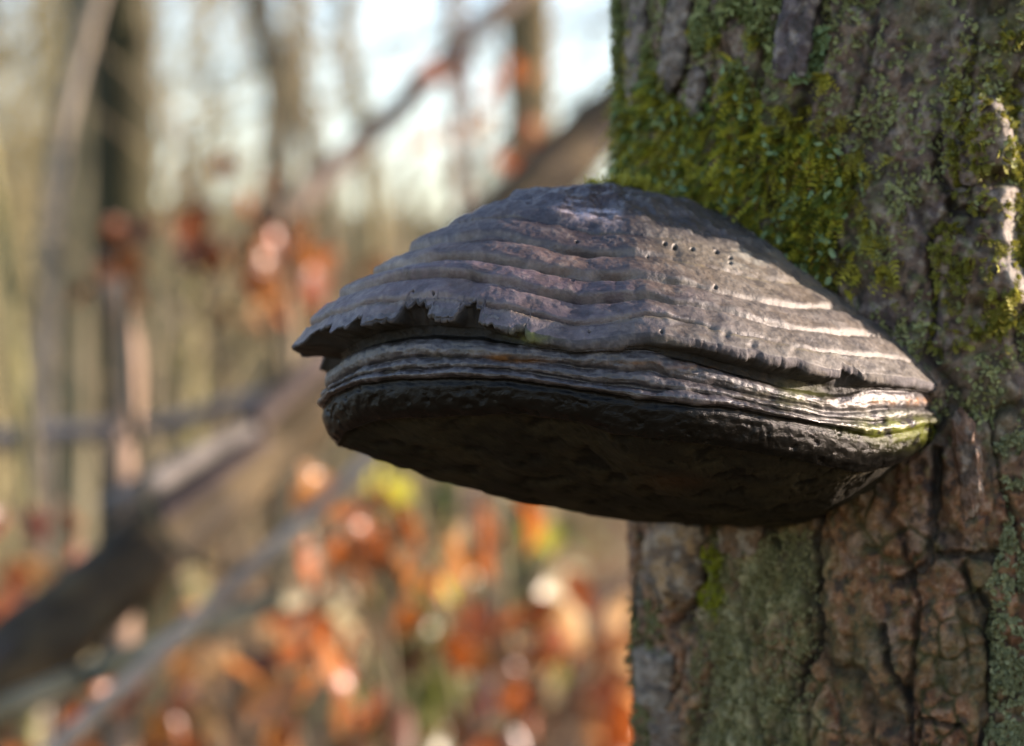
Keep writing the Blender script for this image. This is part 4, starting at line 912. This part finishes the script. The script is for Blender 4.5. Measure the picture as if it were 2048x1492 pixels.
while placed < 64:
    Y = 16+58*r_.random()**1.1; px = r_.uniform(-500, 2500)
    if 560 < px < 930 or 1090 < px < 1250: continue
    if 120 < px < 1500 and Y < 48 and r_.random() < 0.9: continue
    if 285 < px < 560 and r_.random() < 0.85: continue
    x = (px-1024)*K*Y
    if any(abs(x-a) < 0.5 and abs(Y-b) < 1 for a, b in spots): continue
    spots.append((x, Y)); k = int(r_.integers(0, 5)); tm, cm_ = protos[k]; sc = r_.uniform(0.75, 1.25)
    root = empty('tree', (x, Y, float(gz(x, Y))-0.06)); root.rotation_euler = (0, 0, r_.uniform(0, 6.28)); root.scale = (sc, sc, sc)
    tag(root, 'bare leafless tree in the blurred wood on the rising slope', 'tree', 'bare trees in the wood behind')
    for nm, m in (('trunk', tm), ('crown', cm_)):
        c_ = bpy.data.objects.new(nm, m); C.objects.link(c_); c_.parent = root
    placed += 1

n_w = 0
while n_w < 90:                                  # the same wood goes on to both sides
    Y = 10+62*r_.random(); x = r_.uniform(-1.2, 0.95)*Y
    if abs(x) < 0.30*Y or (x > 0 and Y < 24) or any(abs(x-a) < 0.7 and abs(Y-b) < 1.2 for a, b in spots): continue
    spots.append((x, Y)); sc = r_.uniform(0.75, 1.3); root = empty('tree', (x, Y, float(gz(x, Y))-0.06)); root.rotation_euler = (0, 0, r_.uniform(0, 6.28)); root.scale = (sc, sc, sc)
    tag(root, 'bare leafless tree of the wood standing off to the side', 'tree', 'bare trees in the wood to the sides')
    for nm, m in zip(('trunk', 'crown'), protos[int(r_.integers(0, 5))]):
        c_ = bpy.data.objects.new(nm, m); C.objects.link(c_); c_.parent = root
    n_w += 1

# unseen trees added on the sunny side to shade the log and dapple the undergrowth
for x, Y, k in ((2.9, 2.95, 0), (3.6, 2.70, 2), (5.8, 2.45, 3), (7.4, 6.2, 0), (8.5, 9.6, 2)):
    root = empty('tree', (x, Y, float(gz(x, Y))-0.06)); root.rotation_euler = (0, 0, x*3+Y)
    tag(root, 'unseen bare tree added on the sunny side to shade the leaning log', 'tree', 'unseen trees added for shade on the sunny side')
    for nm, m in zip(('trunk', 'crown'), protos[k]):
        c_ = bpy.data.objects.new(nm, m); C.objects.link(c_); c_.parent = root

# thicket of thin pale stems on the slope: one mass
bld = Build(); r_ = np.random.default_rng(88); n = 5200
Yt = 18+70*r_.random(n)**0.9; pxt = np.where(r_.random(n) < 0.5, r_.uniform(-900, 2700, n), r_.uniform(-5000, 6500, n)); xt = (pxt-1024)*K*Yt; keep = ~((pxt > 280) & (pxt < 940) & (r_.random(n) < 0.75)); xt, Yt = xt[keep], Yt[keep]; n = len(xt)
zt = gz(xt, Yt); ht = r_.uniform(1.2, 3.6, n)*(0.6+0.4*sstep(0, -8, xt)); wt = r_.uniform(0.008, 0.022, n); lean_ = r_.normal(0, 0.25, (n, 2))
for side_ in ((1, 0), (0, 1), (0.7, -0.7)):
    a = np.stack([xt-wt*side_[0], Yt-wt*side_[1], zt-0.05], -1); b = np.stack([xt+wt*side_[0], Yt+wt*side_[1], zt-0.05], -1)
    t_ = np.stack([xt+lean_[:, 0]*ht*.4, Yt+lean_[:, 1]*ht*.4, zt+ht], -1); dx_ = np.stack([wt*side_[0]*.4, wt*side_[1]*.4, 0*wt], -1)
    V = np.concatenate([a, b, t_+dx_, t_-dx_]); i_ = np.arange(n)
    cc = mix((0.15, 0.13, 0.06), (0.33, 0.29, 0.15), np.tile(r_.random(n), 4)); bld.add(V, np.stack([i_, i_+n, i_+2*n, i_+3*n], -1), cc)
for k in range(5):                               # side twigs of the thicket
    f = r_.uniform(0.3, 0.95, n)[:, None]; b = np.stack([xt, Yt, zt], -1)+np.stack([lean_[:, 0]*ht*.4, lean_[:, 1]*ht*.4, ht], -1)*f
    d = r_.normal(0, 1, (n, 3)); d[:, 2] = abs(d[:, 2]); d /= np.linalg.norm(d, axis=1, keepdims=True); e = b+d*(ht*0.35)[:, None]
    wv = np.array([0, 0, 1.0])*0.007; wh = np.array([0.007, 0, 0])
    V = np.concatenate([b-wv-wh, b+wv+wh, e+wv*.3, e-wv*.3]); bld.add(V, np.stack([i_, i_+n, i_+2*n, i_+3*n], -1), mix((0.15, 0.13, 0.06), (0.33, 0.29, 0.15), np.tile(r_.random(n), 4)))
o = obj('thicket', bld.mesh('thicket'), M_TWIGS); tag(o, 'pale brushwood of thin stems covering the far slope', 'brushwood', kind='stuff')

# fallen leaves on the ground
r_ = np.random.default_rng(99); n = 46000
Yl = np.concatenate([r_.uniform(1.2, 9, n//2), 9+28*r_.random(n-n//2)**1.3]); xl = r_.uniform(-1, 1, n)*np.where(r_.random(n) < 0.7, 0.30*Yl+0.8, 0.9*Yl+1.5)
zl_ = gz(xl, Yl)+0.006+0.02*r_.random(n); L_ = r_.uniform(0.05, 0.085, n)*(1+0.4*sstep(10, 30, Yl)); az = r_.uniform(0, 6.28, n); tl = r_.normal(0, 0.35, n); rl = r_.normal(0, 0.4, n)
ax_ = np.stack([np.cos(az), np.sin(az), tl], -1)*L_[:, None]; bx_ = np.stack([-np.sin(az), np.cos(az), rl], -1)*(L_*0.29)[:, None]
cen = np.stack([xl, Yl, zl_+0.012], -1); liftv = np.array([0, 0, 1.0])*(L_*r_.uniform(-.12, .2, n))[:, None]
V = np.concatenate([cen-ax_*.5, cen-ax_*.12+bx_+liftv, cen+ax_*.22+bx_*.85+liftv, cen+ax_*.5, cen+ax_*.22-bx_*.85+liftv, cen-ax_*.12-bx_+liftv])
i_ = np.arange(n); F = np.concatenate([np.stack([i_, i_+n, i_+2*n, i_+3*n], -1)[:, [0, 1, 2, 3]], np.stack([i_, i_+3*n, i_+4*n, i_+5*n], -1)])
pc = np.array(LCOL+[(0.30, 0.17, 0.09), (0.22, 0.13, 0.075), (0.36, 0.25, 0.14)]); cc = np.tile(pc[r_.integers(0, len(pc), n)]*r_.uniform(0.6, 1.1, (n, 1)), (6, 1))
o = obj('leaf_litter', make_mesh('leaf_litter', V, F, cc, False), M_LITTER); tag(o, 'rust-brown fallen leaves covering the forest floor', 'leaf litter', kind='stuff')
